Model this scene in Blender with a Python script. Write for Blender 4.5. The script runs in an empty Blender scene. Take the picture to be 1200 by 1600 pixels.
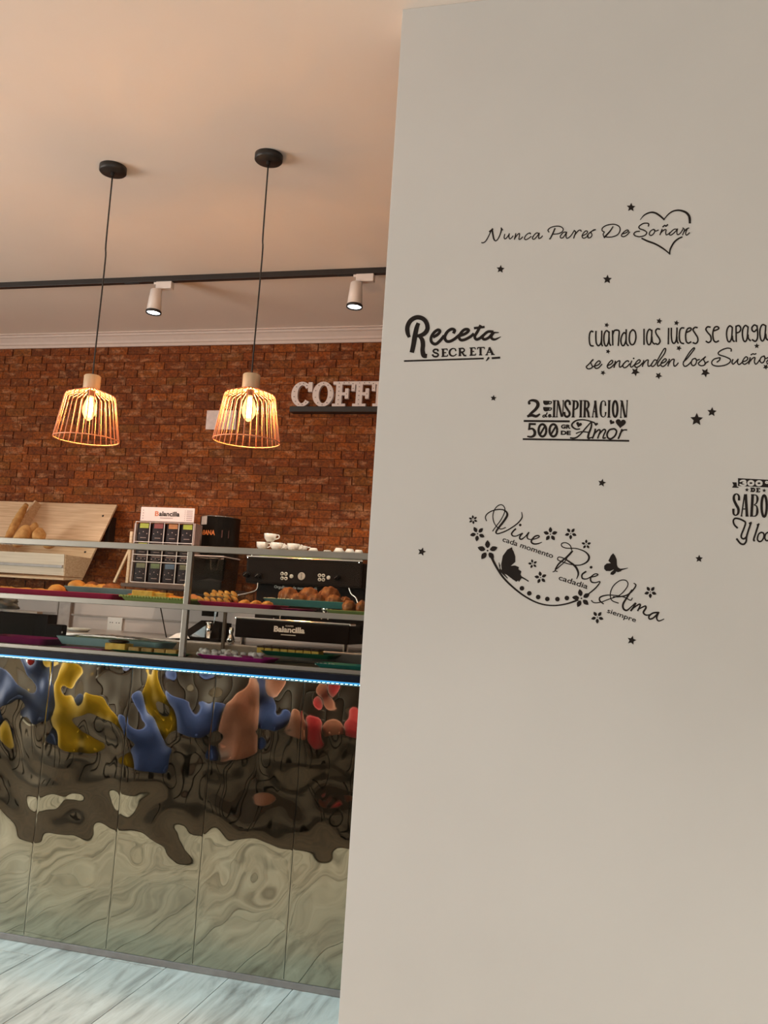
import bpy, bmesh, math, random
from mathutils import Vector, Matrix, noise
from mathutils.geometry import tessellate_polygon
SC = bpy.context.scene
COL = SC.collection
R = math.radians
PI = math.pi
random.seed(7)

# ------------------------------------------------------------------ camera
H = 1.25                       # eye height
FPX = 1400.0                   # focal length in pixels of the 1200x1600 frame
ROLL, PITCH, YAW = R(3.54), R(6.78), R(14.66)
_f = Vector((-math.sin(YAW)*math.cos(PITCH), math.cos(YAW)*math.cos(PITCH), math.sin(PITCH)))
_r = Vector((math.cos(YAW), math.sin(YAW), 0)); _u = _r.cross(_f)
CR = math.cos(ROLL)*_r + math.sin(ROLL)*_u
CU = -math.sin(ROLL)*_r + math.cos(ROLL)*_u
cam = bpy.data.cameras.new('camera')
cam.sensor_fit = 'VERTICAL'; cam.sensor_height = 36.0; cam.lens = FPX*36.0/1600.0; cam.clip_start = 0.05
camo = bpy.data.objects.new('camera', cam); COL.objects.link(camo)
m = Matrix((CR, CU, -_f)).transposed().to_4x4(); m.translation = (0, 0, H)
camo.matrix_world = m
SC.camera = camo

def at(px, py, Y):
    """point of the plane y = Y that a pixel of the photograph looks at"""
    d = (px-600)/FPX*CR - (py-800)/FPX*CU + _f
    return d*(Y/d.y) + Vector((0, 0, H))

# ------------------------------------------------------------------ world, lights, exposure
CEIL = 3.05
YB = 5.25                      # brick wall
YP = 2.38                      # lettered partition wall
YF = 3.02                      # front of the counter
W = bpy.data.worlds.new('world'); SC.world = W; W.use_nodes = True
wn = W.node_tree; bg = wn.nodes['Background']
sky = wn.nodes.new('ShaderNodeTexSky'); sky.sky_type = 'NISHITA'
sky.sun_elevation = R(40); sky.sun_rotation = R(200); sky.sun_disc = False
wn.links.new(sky.outputs[0], bg.inputs[0]); bg.inputs[1].default_value = 0.12

def area(name, loc, rot, sx, sy, power, col, spread=180):
    l = bpy.data.lights.new(name, 'AREA'); l.shape = 'RECTANGLE'; l.size = sx; l.size_y = sy
    l.energy = power; l.color = col; l.spread = R(spread)
    o = bpy.data.objects.new(name, l); COL.objects.link(o); o.location = loc; o.rotation_euler = rot
    return o
# lamps standing in for daylight from assumed, unseen shop windows
area('window_daylight', (1.0, -4.35, 1.25), (R(90), 0, 0), 4.4, 2.0, 100, (0.98, 0.95, 0.90))
area('side_window_daylight', (-5.9, 0.3, 1.3), (R(90), 0, R(-90)), 3.0, 1.9, 215, (0.98, 0.95, 0.90))  # assumed side window's lamp, added to lift floor and ceiling
# light strip under the counter edge
area('counter_strip_light', (-2.0, YF-0.021, 1.016), (0, 0, 0), 3.9, 0.012, 22, (0.50, 0.86, 1.0))

vs = SC.view_settings
vs.view_transform = 'Standard'; vs.look = 'None'; vs.gamma = 1.0; vs.use_curve_mapping = False
vs.exposure = 0.0
SC.cycles.max_bounces = 8; SC.cycles.diffuse_bounces = 5; SC.cycles.glossy_bounces = 4
SC.cycles.transmission_bounces = 8; SC.cycles.transparent_max_bounces = 12
SC.cycles.sample_clamp_indirect = 6.0
SC.cycles.use_denoising = True
SC.cycles.caustics_reflective = False; SC.cycles.caustics_refractive = False

# ------------------------------------------------------------------ materials
MATS = {}
def nd(nt, t, **kw):
    n = nt.nodes.new(t)
    for k, v in kw.items():
        if k in n.inputs: n.inputs[k].default_value = v
        else: setattr(n, k, v)
    return n
def mat(name, col, rough=0.6, metal=0.0, var=0.12, scale=30, bump=0.0, stretch=(1, 1, 1), col2=None,
        trans=0.0, spec=0.5, coat=0.0, rand=0.0, sheen=0.0, detail=4, ramp=(0.3, 0.7)):
    if name in MATS: return MATS[name]
    m = bpy.data.materials.new(name); m.use_nodes = True; nt = m.node_tree
    b = nt.nodes['Principled BSDF']; L = nt.links
    b.inputs['Roughness'].default_value = rough; b.inputs['Metallic'].default_value = metal
    b.inputs['Specular IOR Level'].default_value = spec; b.inputs['Transmission Weight'].default_value = trans
    b.inputs['Coat Weight'].default_value = coat; b.inputs['Sheen Weight'].default_value = sheen
    geo = nd(nt, 'ShaderNodeNewGeometry'); mp = nd(nt, 'ShaderNodeMapping'); mp.inputs['Scale'].default_value = stretch
    L.new(geo.outputs['Position'], mp.inputs['Vector'])
    nz = nd(nt, 'ShaderNodeTexNoise'); nz.inputs['Scale'].default_value = scale; nz.inputs['Detail'].default_value = detail
    L.new(mp.outputs[0], nz.inputs['Vector'])
    cr = nd(nt, 'ShaderNodeValToRGB'); cr.color_ramp.elements[0].position = ramp[0]; cr.color_ramp.elements[1].position = ramp[1]
    c2 = col2 if col2 else tuple(min(1, c*(1+var)) for c in col)
    c1 = col if col2 else tuple(c*(1-var) for c in col)
    cr.color_ramp.elements[0].color = (*c1, 1); cr.color_ramp.elements[1].color = (*c2, 1)
    L.new(nz.outputs['Fac'], cr.inputs[0]); out = cr.outputs[0]
    if rand:
        oi = nd(nt, 'ShaderNodeObjectInfo'); hs = nd(nt, 'ShaderNodeHueSaturation')
        ma = nd(nt, 'ShaderNodeMapRange'); ma.inputs['To Min'].default_value = 1-rand; ma.inputs['To Max'].default_value = 1+rand
        ad = nd(nt, 'ShaderNodeMath', operation='ADD'); fr = nd(nt, 'ShaderNodeMath', operation='FRACT')
        L.new(oi.outputs['Random'], ad.inputs[0]); L.new(geo.outputs['Random Per Island'], ad.inputs[1]); L.new(ad.outputs[0], fr.inputs[0])
        L.new(fr.outputs[0], ma.inputs['Value']); L.new(ma.outputs[0], hs.inputs['Value'])
        L.new(out, hs.inputs['Color']); out = hs.outputs[0]
    L.new(out, b.inputs['Base Color'])
    if bump:
        bp = nd(nt, 'ShaderNodeBump'); bp.inputs['Strength'].default_value = bump; bp.inputs['Distance'].default_value = 0.003
        L.new(nz.outputs['Fac'], bp.inputs['Height']); L.new(bp.outputs[0], b.inputs['Normal'])
    MATS[name] = m
    return m
def emit(name, col, strength):
    m = bpy.data.materials.new(name); m.use_nodes = True; nt = m.node_tree
    b = nt.nodes['Principled BSDF']; b.inputs['Base Color'].default_value = (*col, 1)
    b.inputs['Emission Color'].default_value = (*col, 1); b.inputs['Emission Strength'].default_value = strength
    MATS[name] = m; return m
def glass(name, col=(1, 1, 1), refl=1.0, rough=0.0):
    m = bpy.data.materials.new(name); m.use_nodes = True; nt = m.node_tree; nt.nodes.clear(); L = nt.links
    o = nd(nt, 'ShaderNodeOutputMaterial'); mx = nd(nt, 'ShaderNodeMixShader'); t = nd(nt, 'ShaderNodeBsdfTransparent'); g = nd(nt, 'ShaderNodeBsdfGlossy')
    t.inputs[0].default_value = (*col, 1); g.inputs['Roughness'].default_value = rough
    fr = nd(nt, 'ShaderNodeFresnel'); fr.inputs[0].default_value = 1.5
    mu = nd(nt, 'ShaderNodeMath', operation='MULTIPLY'); mu.inputs[1].default_value = refl
    L.new(fr.outputs[0], mu.inputs[0]); L.new(mu.outputs[0], mx.inputs[0]); L.new(t.outputs[0], mx.inputs[1]); L.new(g.outputs[0], mx.inputs[2]); L.new(mx.outputs[0], o.inputs[0])
    MATS[name] = m; return m

M_paint = mat('partition_paint', (0.62, 0.61, 0.585), 0.75, var=0.015, scale=3, bump=0.0)
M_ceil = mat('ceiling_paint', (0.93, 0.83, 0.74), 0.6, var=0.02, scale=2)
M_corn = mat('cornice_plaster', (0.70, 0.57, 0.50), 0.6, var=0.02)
M_wall = mat('side_wall_paint', (0.68, 0.63, 0.56), 0.8, var=0.03, scale=3)
M_splash = mat('white_wainscot', (0.62, 0.52, 0.48), 0.5, var=0.03, scale=6)
M_mortar = mat('mortar', (0.13, 0.038, 0.010), 0.95, var=0.3, scale=60, bump=0.4)
M_black = mat('black_vinyl', (0.016, 0.011, 0.009), 0.7, spec=0.2, var=0.1)
M_blackm = mat('black_metal', (0.02, 0.016, 0.014), 0.45, var=0.1)
M_gloss = mat('black_gloss', (0.010, 0.007, 0.006), 0.6, var=0.1, spec=0.08)
M_dark = mat('dark_counter_edge', (0.006, 0.008, 0.016), 0.4, var=0.2, spec=0.15)
M_alu = mat('anodised_aluminium', (0.26, 0.245, 0.21), 0.42, 0.75, var=0.05, scale=10)
M_kick = mat('kick_strip', (0.30, 0.28, 0.27), 0.4, 0.6, var=0.08)
M_chrome = mat('chrome', (0.85, 0.83, 0.80), 0.1, 1.0, var=0.02)
M_white = mat('white_plastic', (0.78, 0.72, 0.68), 0.4, var=0.02)
M_porc = mat('white_porcelain', (0.80, 0.79, 0.72), 0.15, var=0.02)
M_wood = mat('pine_wood', (0.60, 0.40, 0.24), 0.6, col2=(0.80, 0.60, 0.40), scale=9, stretch=(0.6, 6, 12), detail=6)
M_woodcap = mat('pale_wood_cap', (0.55, 0.38, 0.22), 0.5, col2=(0.72, 0.52, 0.33), scale=14, stretch=(3, 3, 0.5))
M_copper = mat('copper_wire', (0.95, 0.38, 0.20), 0.4, 0.25, var=0.05)
M_glass = glass('clear_glass', (0.90, 0.92, 0.90), 0.2)
M_shelfglass = glass('shelf_glass', (0.80, 0.90, 0.84), 1.0)
M_hopper = glass('smoked_acrylic', (0.74, 0.70, 0.66), 1.2, 0.05)
def lit_bulb():
    m = bpy.data.materials.new('lit_bulb'); m.use_nodes = True; nt = m.node_tree; nt.nodes.clear()
    o = nd(nt, 'ShaderNodeOutputMaterial'); mx = nd(nt, 'ShaderNodeMixShader'); t = nd(nt, 'ShaderNodeBsdfTransparent'); e = nd(nt, 'ShaderNodeEmission')
    e.inputs[0].default_value = (1.0, 0.55, 0.14, 1); e.inputs[1].default_value = 7; mx.inputs[0].default_value = 0.30
    for a, b_ in ((t.outputs[0], mx.inputs[1]), (e.outputs[0], mx.inputs[2]), (mx.outputs[0], o.inputs[0])): nt.links.new(a, b_)
    return m
M_bulbglass = lit_bulb()
M_cyan = emit('led_strip', (0.03, 0.25, 0.55), 0.9)
M_led = emit('led_chip', (0.35, 0.90, 1.0), 7.0)
M_fil = emit('filament', (1.0, 0.42, 0.08), 60.0)
M_spotface = emit('spot_lens', (0.86, 0.93, 1.0), 14.0)
M_glow_g = emit('machine_light', (0.62, 0.66, 0.24), 0.8)

# brick
def brick_mat():
    m = bpy.data.materials.new('worn_brick'); m.use_nodes = True; nt = m.node_tree; L = nt.links
    b = nt.nodes['Principled BSDF']; b.inputs['Roughness'].default_value = 0.85
    geo = nd(nt, 'ShaderNodeNewGeometry'); oi = nd(nt, 'ShaderNodeObjectInfo')
    ad = nd(nt, 'ShaderNodeMath', operation='ADD'); fr = nd(nt, 'ShaderNodeMath', operation='FRACT')
    L.new(oi.outputs['Random'], ad.inputs[0]); L.new(geo.outputs['Random Per Island'], ad.inputs[1]); L.new(ad.outputs[0], fr.inputs[0])
    cr = nd(nt, 'ShaderNodeValToRGB'); el = cr.color_ramp.elements
    el[0].position = 0; el[0].color = (0.143, 0.0310, 0.0020, 1); el[1].position = 1; el[1].color = (0.248, 0.0527, 0.0030, 1)
    for p, c in ((0.25, (0.217, 0.0449, 0.0023, 1)), (0.5, (0.179, 0.0419, 0.0028, 1)), (0.72, (0.285, 0.0644, 0.0036, 1)), (0.86, (0.188, 0.0558, 0.0048, 1))):
        e = el.new(p); e.color = c
    L.new(fr.outputs[0], cr.inputs[0])
    n1 = nd(nt, 'ShaderNodeTexNoise'); n1.inputs['Scale'].default_value = 26; n1.inputs['Detail'].default_value = 5
    mp = nd(nt, 'ShaderNodeMapping'); mp.inputs['Scale'].default_value = (0.55, 1, 1.3); L.new(geo.outputs['Position'], mp.inputs[0]); L.new(mp.outputs[0], n1.inputs['Vector'])
    r1 = nd(nt, 'ShaderNodeValToRGB'); r1.color_ramp.elements[0].position = 0.52; r1.color_ramp.elements[1].position = 0.68
    r1.color_ramp.elements[0].color = (0, 0, 0, 1); r1.color_ramp.elements[1].color = (0.62, 0.62, 0.62, 1)
    L.new(n1.outputs['Fac'], r1.inputs[0])
    mx = nd(nt, 'ShaderNodeMix', data_type='RGBA'); mx.inputs['B'].default_value = (0.42, 0.19, 0.085, 1)
    L.new(r1.outputs[0], mx.inputs['Factor']); L.new(cr.outputs[0], mx.inputs['A'])
    n2 = nd(nt, 'ShaderNodeTexNoise'); n2.inputs['Scale'].default_value = 90; n2.inputs['Detail'].default_value = 4; L.new(geo.outputs['Position'], n2.inputs['Vector'])
    mr = nd(nt, 'ShaderNodeMapRange'); mr.inputs['From Min'].default_value = 0.3; mr.inputs['From Max'].default_value = 0.7; mr.inputs['To Min'].default_value = 0.45; mr.inputs['To Max'].default_value = 1.45
    L.new(n2.outputs['Fac'], mr.inputs['Value'])
    hs = nd(nt, 'ShaderNodeHueSaturation'); L.new(mx.outputs['Result'], hs.inputs['Color']); L.new(mr.outputs[0], hs.inputs['Value'])
    L.new(hs.outputs[0], b.inputs['Base Color'])
    bp = nd(nt, 'ShaderNodeBump'); bp.inputs['Strength'].default_value = 0.7; bp.inputs['Distance'].default_value = 0.004
    L.new(n1.outputs['Fac'], bp.inputs['Height']); L.new(bp.outputs[0], b.inputs['Normal'])
    return m
M_brick = brick_mat()

def floor_mat():
    m = bpy.data.materials.new('grey_wood_plank'); m.use_nodes = True; nt = m.node_tree; L = nt.links
    b = nt.nodes['Principled BSDF']; b.inputs['Roughness'].default_value = 0.42
    geo = nd(nt, 'ShaderNodeNewGeometry'); oi = nd(nt, 'ShaderNodeObjectInfo')
    ad = nd(nt, 'ShaderNodeMath', operation='ADD'); L.new(oi.outputs['Random'], ad.inputs[0]); L.new(geo.outputs['Random Per Island'], ad.inputs[1])
    cb = nd(nt, 'ShaderNodeCombineXYZ'); mu = nd(nt, 'ShaderNodeMath', operation='MULTIPLY'); mu.inputs[1].default_value = 9
    L.new(ad.outputs[0], mu.inputs[0]); L.new(mu.outputs[0], cb.inputs[2])
    va = nd(nt, 'ShaderNodeVectorMath', operation='ADD'); L.new(geo.outputs['Position'], va.inputs[0]); L.new(cb.outputs[0], va.inputs[1])
    mp = nd(nt, 'ShaderNodeMapping'); mp.inputs['Scale'].default_value = (7, 1.0, 1); L.new(va.outputs[0], mp.inputs[0])
    n1 = nd(nt, 'ShaderNodeTexNoise'); n1.inputs['Scale'].default_value = 2.6; n1.inputs['Detail'].default_value = 10; n1.inputs['Roughness'].default_value = 0.62; n1.inputs['Distortion'].default_value = 0.6
    L.new(mp.outputs[0], n1.inputs['Vector'])
    cr = nd(nt, 'ShaderNodeValToRGB'); el = cr.color_ramp.elements
    el[0].position = 0.30; el[0].color = (0.17, 0.165, 0.145, 1); el[1].position = 0.70; el[1].color = (0.52, 0.515, 0.47, 1)
    e = el.new(0.5); e.color = (0.39, 0.38, 0.34, 1)
    L.new(n1.outputs['Fac'], cr.inputs[0]); L.new(cr.outputs[0], b.inputs['Base Color'])
    bp = nd(nt, 'ShaderNodeBump'); bp.inputs['Strength'].default_value = 0.2; bp.inputs['Distance'].default_value = 0.002
    L.new(n1.outputs['Fac'], bp.inputs['Height']); L.new(bp.outputs[0], b.inputs['Normal'])
    return m
M_floor = floor_mat()
M_mirror = mat('ripple_steel', (0.43, 0.405, 0.30), 0.03, 1.0, var=0.02, scale=5)

# ------------------------------------------------------------------ helpers
def tag(o, label=None, cat=None, group=None, kind=None):
    if label: o['label'] = label
    if cat: o['category'] = cat
    if group: o['group'] = group
    if kind: o['kind'] = kind
    return o
def thing(name, loc, label, cat, group=None, rot=(0, 0, 0)):
    o = bpy.data.objects.new(name, None); COL.objects.link(o); o.location = loc; o.rotation_euler = rot
    o.empty_display_size = 0.05
    return tag(o, label, cat, group)
def obj(name, bm, m, parent=None, smooth=False, loc=None):
    """one mesh object; the bmesh is in world space unless loc is given; recentred on the parent"""
    if isinstance(bm, bmesh.types.BMesh):
        if parent is not None and loc is None:
            bmesh.ops.translate(bm, verts=bm.verts, vec=-wpos(parent))
        me = bpy.data.meshes.new(name); bm.normal_update()
        bm.to_mesh(me); bm.free(); me.materials.append(m)
        if smooth:
            for p in me.polygons: p.use_smooth = True
    else: me = bm
    o = bpy.data.objects.new(name, me); COL.objects.link(o)
    if parent is not None: o.parent = parent
    if loc is not None: o.location = loc
    return o
def wpos(o):
    v = Vector(o.location)
    while o.parent: o = o.parent; v = v+Vector(o.location)
    return v
def B(): return bmesh.new()
def box(bm, x0, y0, z0, x1, y1, z1, bev=0.0, rot=None):
    g = bmesh.ops.create_cube(bm, size=1)
    s = Vector((abs(x1-x0), abs(y1-y0), abs(z1-z0))); c = Vector(((x0+x1)/2, (y0+y1)/2, (z0+z1)/2))
    for v in g['verts']: v.co = Vector((v.co.x*s.x, v.co.y*s.y, v.co.z*s.z))
    if bev:
        es = list({e for v in g['verts'] for e in v.link_edges})
        r = bmesh.ops.bevel(bm, geom=es, offset=bev, segments=2, affect='EDGES', profile=0.6)
        vs_ = list({v for f in r['faces'] for v in f.verts})
        vs_ = [v for v in bm.verts if v in set(vs_)]
    else: vs_ = g['verts']
    for v in vs_:
        if rot: v.co = rot @ v.co
        v.co += c
    return bm
def prism(bm, pts, d):
    """closed polygon (3D points) pushed along the vector d"""
    a = [bm.verts.new(p) for p in pts]; b = [bm.verts.new(Vector(p)+Vector(d)) for p in pts]
    try:
        tri = tessellate_polygon([[Vector(p) for p in pts]])
        for t in tri:
            bm.faces.new([a[i] for i in t]); bm.faces.new([b[i] for i in reversed(t)])
    except ValueError: pass
    n = len(pts)
    for i in range(n):
        try: bm.faces.new([a[i], a[(i+1) % n], b[(i+1) % n], b[i]])
        except ValueError: pass
    bmesh.ops.recalc_face_normals(bm, faces=bm.faces)
    return bm
def lathe(bm, prof, c=(0, 0, 0), seg=24, axis=None, cap=True):
    rings = []; rot = axis if axis else Matrix.Identity(3)
    for r, z in prof:
        if r < 1e-6: rings.append([bm.verts.new(rot @ Vector((0, 0, z))+Vector(c))])
        else: rings.append([bm.verts.new(rot @ Vector((r*math.cos(2*PI*i/seg), r*math.sin(2*PI*i/seg), z))+Vector(c)) for i in range(seg)])
    for a, b in zip(rings, rings[1:]):
        for i in range(seg):
            j = (i+1) % seg
            if len(a) == 1 and len(b) == 1: continue
            if len(a) == 1: bm.faces.new([a[0], b[i], b[j]])
            elif len(b) == 1: bm.faces.new([a[i], b[0], a[j]])
            else: bm.faces.new([a[i], a[j], b[j], b[i]])
    if cap:
        for k in (0, -1):
            if len(rings[k]) > 1: bm.faces.new(rings[k])
    bmesh.ops.recalc_face_normals(bm, faces=bm.faces)
    return bm
def tube(bm, pts, r, seg=8, closed=False):
    pts = [Vector(p) for p in pts]; n = len(pts); rs = r if isinstance(r, (list, tuple)) else [r]*n
    rings = []; up = None
    for i, p in enumerate(pts):
        if closed: t = (pts[(i+1) % n]-pts[i-1])
        else: t = pts[min(i+1, n-1)]-pts[max(i-1, 0)]
        t = t.normalized()
        if up is None: up = t.orthogonal().normalized()
        up = (up-t*up.dot(t)).normalized(); s = t.cross(up)
        rings.append([bm.verts.new(p+(up*math.cos(2*PI*k/seg)+s*math.sin(2*PI*k/seg))*rs[i]) for k in range(seg)])
    m_ = n if closed else n-1
    for i in range(m_):
        a, b = rings[i], rings[(i+1) % n]
        for k in range(seg): bm.faces.new([a[k], a[(k+1) % seg], b[(k+1) % seg], b[k]])
    if not closed: bm.faces.new(rings[0]); bm.faces.new(rings[-1])
    bmesh.ops.recalc_face_normals(bm, faces=bm.faces)
    return bm
def blob(bm, c, s, sub=2, amp=0.0, fr=8, rot=None, seed=0):
    g = bmesh.ops.create_icosphere(bm, subdivisions=sub, radius=1)
    for v in g['verts']:
        d = v.co.copy(); k = 1+amp*noise.noise(d*fr*0.3+Vector((seed, seed*1.7, 0)))
        p = Vector((d.x*s[0], d.y*s[1], d.z*s[2]))*k
        if rot: p = rot @ p
        v.co = p+Vector(c)
    return bm
def catmull(pts, closed=False, n=6):
    P = [Vector(p) for p in pts]
    if len(P) < 3 and not closed: return P
    out = []
    N = len(P); rng = range(N) if closed else range(N-1)
    for i in rng:
        if closed: a, b, c, d = P[i-1], P[i], P[(i+1) % N], P[(i+2) % N]
        else: a, b, c, d = P[max(i-1, 0)], P[i], P[i+1], P[min(i+2, N-1)]
        for k in range(n):
            t = k/n
            out.append(0.5*((2*b)+(-a+c)*t+(2*a-5*b+4*c-d)*t*t+(-a+3*b-3*c+d)*t**3))
    if not closed: out.append(P[-1])
    return out
_FC = {}
def text2d(s, bold=0.0, shear=0.0):
    """outlines of a string as 2D vertices and faces, cap height about 0.7"""
    k = (s, bold, shear)
    if k not in _FC:
        c = bpy.data.curves.new('t', 'FONT'); c.body = s; c.offset = bold; c.shear = shear; c.resolution_u = 3
        o = bpy.data.objects.new('t', c); COL.objects.link(o)
        dg = bpy.context.evaluated_depsgraph_get(); me = bpy.data.meshes.new_from_object(o.evaluated_get(dg))
        _FC[k] = ([(v.co.x, v.co.y) for v in me.vertices], [tuple(p.vertices) for p in me.polygons])
        bpy.data.objects.remove(o); bpy.data.curves.remove(c); bpy.data.meshes.remove(me)
    return _FC[k]
def text_on(bm, s, fn, bold=0.0, shear=0.0):
    """fn maps (u, v), both 0..1 over the ink box of the string, to a point"""
    vv, ff = text2d(s, bold, shear)
    x0 = min(v[0] for v in vv); x1 = max(v[0] for v in vv); y0 = min(v[1] for v in vv); y1 = max(v[1] for v in vv)
    b = [bm.verts.new(fn((v[0]-x0)/(x1-x0), (v[1]-y0)/(y1-y0))) for v in vv]
    for f in ff:
        try: bm.faces.new([b[i] for i in f])
        except ValueError: pass
def label_text(name, s, x0, z0, x1, z1, Y, m, parent, bold=0.0, shear=0.0):
    b = B(); text_on(b, s, lambda u, v: Vector((x0+(x1-x0)*u, Y, z0+(z1-z0)*v)), bold, shear)
    return obj(name, b, m, parent)

# ================================================================== SETTING
XL, XR, YW = -6.0, 3.6, -4.5
# floor of grey planks running towards the counter
fl = B(); box(fl, XL-0.1, YW-0.1, -0.12, XR+0.1, YB+0.15, -0.006)
floor = tag(obj('floor', fl, mat('joint_dark', (0.08, 0.078, 0.07), 0.9)), kind='structure')
PW, PL = 0.2335, 1.25
def plank_mesh(w, l):
    b = B(); box(b, -w/2+0.0012, 0.0012, -0.006, w/2-0.0012, l-0.0012, 0.0, 0.0009)
    me = bpy.data.meshes.new('plank'); b.to_mesh(me); b.free(); me.materials.append(M_floor); return me
pm = plank_mesh(PW, PL)
rest = B(); i0 = int((XL+1.703)/PW)-1
cand = []
for i in range(-19, 24):
    xc = -1.703+PW*(i+0.5)
    if xc-PW/2 < XL or xc+PW/2 > XR: continue
    off = (i*0.47) % 1.0*PL
    y = YW-off
    while y < YB:
        cand.append((abs(xc+1.5)+abs(y+PL/2-2.2)*0.8, xc, y)); y += PL
cand.sort()
for k, (q, xc, y) in enumerate(cand):
    if y < YW or y+PL > YB or k >= 150:
        ya, yb = max(y, YW), min(y+PL, YB)
        if yb-ya > 0.02: box(rest, xc-PW/2+0.0012, ya+0.0012, -0.006, xc+PW/2-0.0012, yb-0.0012, 0)
    else:
        o = bpy.data.objects.new('plank', pm); COL.objects.link(o); o.parent = floor; o.location = (xc, y, 0)
tag(obj('plank_field', rest, M_floor, floor), kind='stuff')

# brick wall behind the bar
ZBR = 1.285
b = B(); box(b, XL-0.1, YB+0.006, ZBR, XR+0.1, YB+0.15, CEIL)
wb = tag(obj('wall_back', b, M_mortar), kind='structure')
b = B(); box(b, XL-0.1, YB+0.004, -0.05, XR+0.1, YB+0.15, ZBR)
tag(obj('wall_back_lower', b, M_splash), kind='structure')
BW, BH = 0.150, 0.0535
variants = []
for k in range(6):
    b = B(); w = BW*(1, 0.98, 1, 0.99, 1, 0.97)[k]-0.0032; h = BH-0.0030
    box(b, -w/2, -0.0035-0.0012*(k % 3), -h/2, w/2, 0.008, h/2, 0.002)
    for v in b.verts:
        v.co.x += 0.0022*noise.noise(v.co*40+Vector((k, 0, 0))); v.co.z += 0.0018*noise.noise(v.co*40+Vector((0, k, 0)))
    me = bpy.data.meshes.new('brick'); b.to_mesh(me); b.free(); me.materials.append(M_brick); variants.append(me)
rest = B(); parts = []
row = 0; z = CEIL-0.085-BH/2
while z > ZBR:
    x = XL+((row*0.5+0.13*math.sin(row*2.3)) % 1.0)*BW
    while x < XR:
        vis = (-4.3 < x < -1.42 and z > 1.45)
        parts.append((not vis, abs(x+2.4)+abs(z-2.3)*1.1, x, z)); x += BW
    z -= BH; row += 1
parts.sort()
for k, (nv, q, x, z) in enumerate(parts):
    if k < 300:
        o = bpy.data.objects.new('brick', random.choice(variants)); COL.objects.link(o); o.parent = wb
        o.location = (x, YB+0.0045, z)
    elif x-BW/2 > XL and x+BW/2 < XR and z-BH/2 > ZBR-0.02:
        w = BW*random.choice((1, 0.94, 0.97))-0.0032
        box(rest, x-w/2, YB-0.0000-random.random()*0.002, z-BH/2+0.0015, x+w/2, YB+0.0145, z+BH/2-0.0015)
tag(obj('brick_field', rest, M_brick, wb), kind='stuff')

b = B(); box(b, XL-0.1, YW-0.1, CEIL, XR+0.1, YB+0.15, CEIL+0.12)
tag(obj('ceiling', b, M_ceil), kind='structure')
# cornice
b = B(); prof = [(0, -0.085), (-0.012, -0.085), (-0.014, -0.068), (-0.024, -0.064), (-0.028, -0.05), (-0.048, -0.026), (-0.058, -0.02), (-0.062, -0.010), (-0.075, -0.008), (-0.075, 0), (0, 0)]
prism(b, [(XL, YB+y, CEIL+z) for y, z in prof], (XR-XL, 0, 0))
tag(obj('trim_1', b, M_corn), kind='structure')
b = B()
for ya, yb, za, zb_ in ((YW, YB, 0, 0.3), (YW, YB, 2.3, CEIL), (YW, -1.25, 0.3, 2.3), (1.85, YB, 0.3, 2.3)): box(b, XL-0.12, ya, za, XL, yb, zb_)
tag(obj('wall_left', b, M_wall), kind='structure')
b = B(); box(b, XL-0.07, -1.25, 0.3, XL-0.06, 1.85, 2.3); win = tag(obj('window_3', b, M_glass), kind='structure')  # assumed side window, unseen, added to go with its daylight lamp
b = B()
for ya in (-1.25, 0.28, 1.80): box(b, XL-0.10, ya, 0.3, XL-0.03, ya+0.05, 2.3)
box(b, XL-0.10, -1.25, 0.3, XL-0.03, 1.85, 0.35); box(b, XL-0.10, -1.25, 2.25, XL-0.03, 1.85, 2.3)
obj('window_frame', b, M_alu, win)
b = B(); box(b, XR, YW, 0, XR+0.12, YB, CEIL); tag(obj('wall_right', b, M_wall), kind='structure')
# street wall with two assumed shop windows, unseen, for the room daylight
b = B()
for x0, x1, z0, z1 in ((XL, XR, 2.57, CEIL), (XL, XR, 0, 0.2), (XL, -1.3, 0.2, 2.57), (0.85, 1.05, 0.2, 2.57), (3.3, XR, 0.2, 2.57)):
    box(b, x0, YW-0.12, z0, x1, YW, z1)
wf = tag(obj('wall_front', b, M_wall), kind='structure')
for n, (x0, x1) in enumerate(((-1.3, 0.85), (1.05, 3.3))):
    b = B(); box(b, x0, YW-0.07, 0.2, x1, YW-0.06, 2.57)
    win = tag(obj('window_%d' % (n+1), b, M_glass), kind='structure')
    b = B()
    for xa in (x0, x1-0.05, (x0+x1)/2-0.025): box(b, xa, YW-0.1, 0.2, xa+0.05, YW-0.03, 2.57)
    box(b, x0, YW-0.1, 0.2, x1, YW-0.03, 0.25); box(b, x0, YW-0.1, 2.52, x1, YW-0.03, 2.57)
    obj('window_frame', b, M_alu, win)
# lettered partition wall, closest to the camera
XP = -0.661
b = B(); box(b, XP, YP, 0, XR, YP+0.14, CEIL, 0.002)
pw = tag(obj('wall_partition', b, M_paint), kind='structure')

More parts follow.
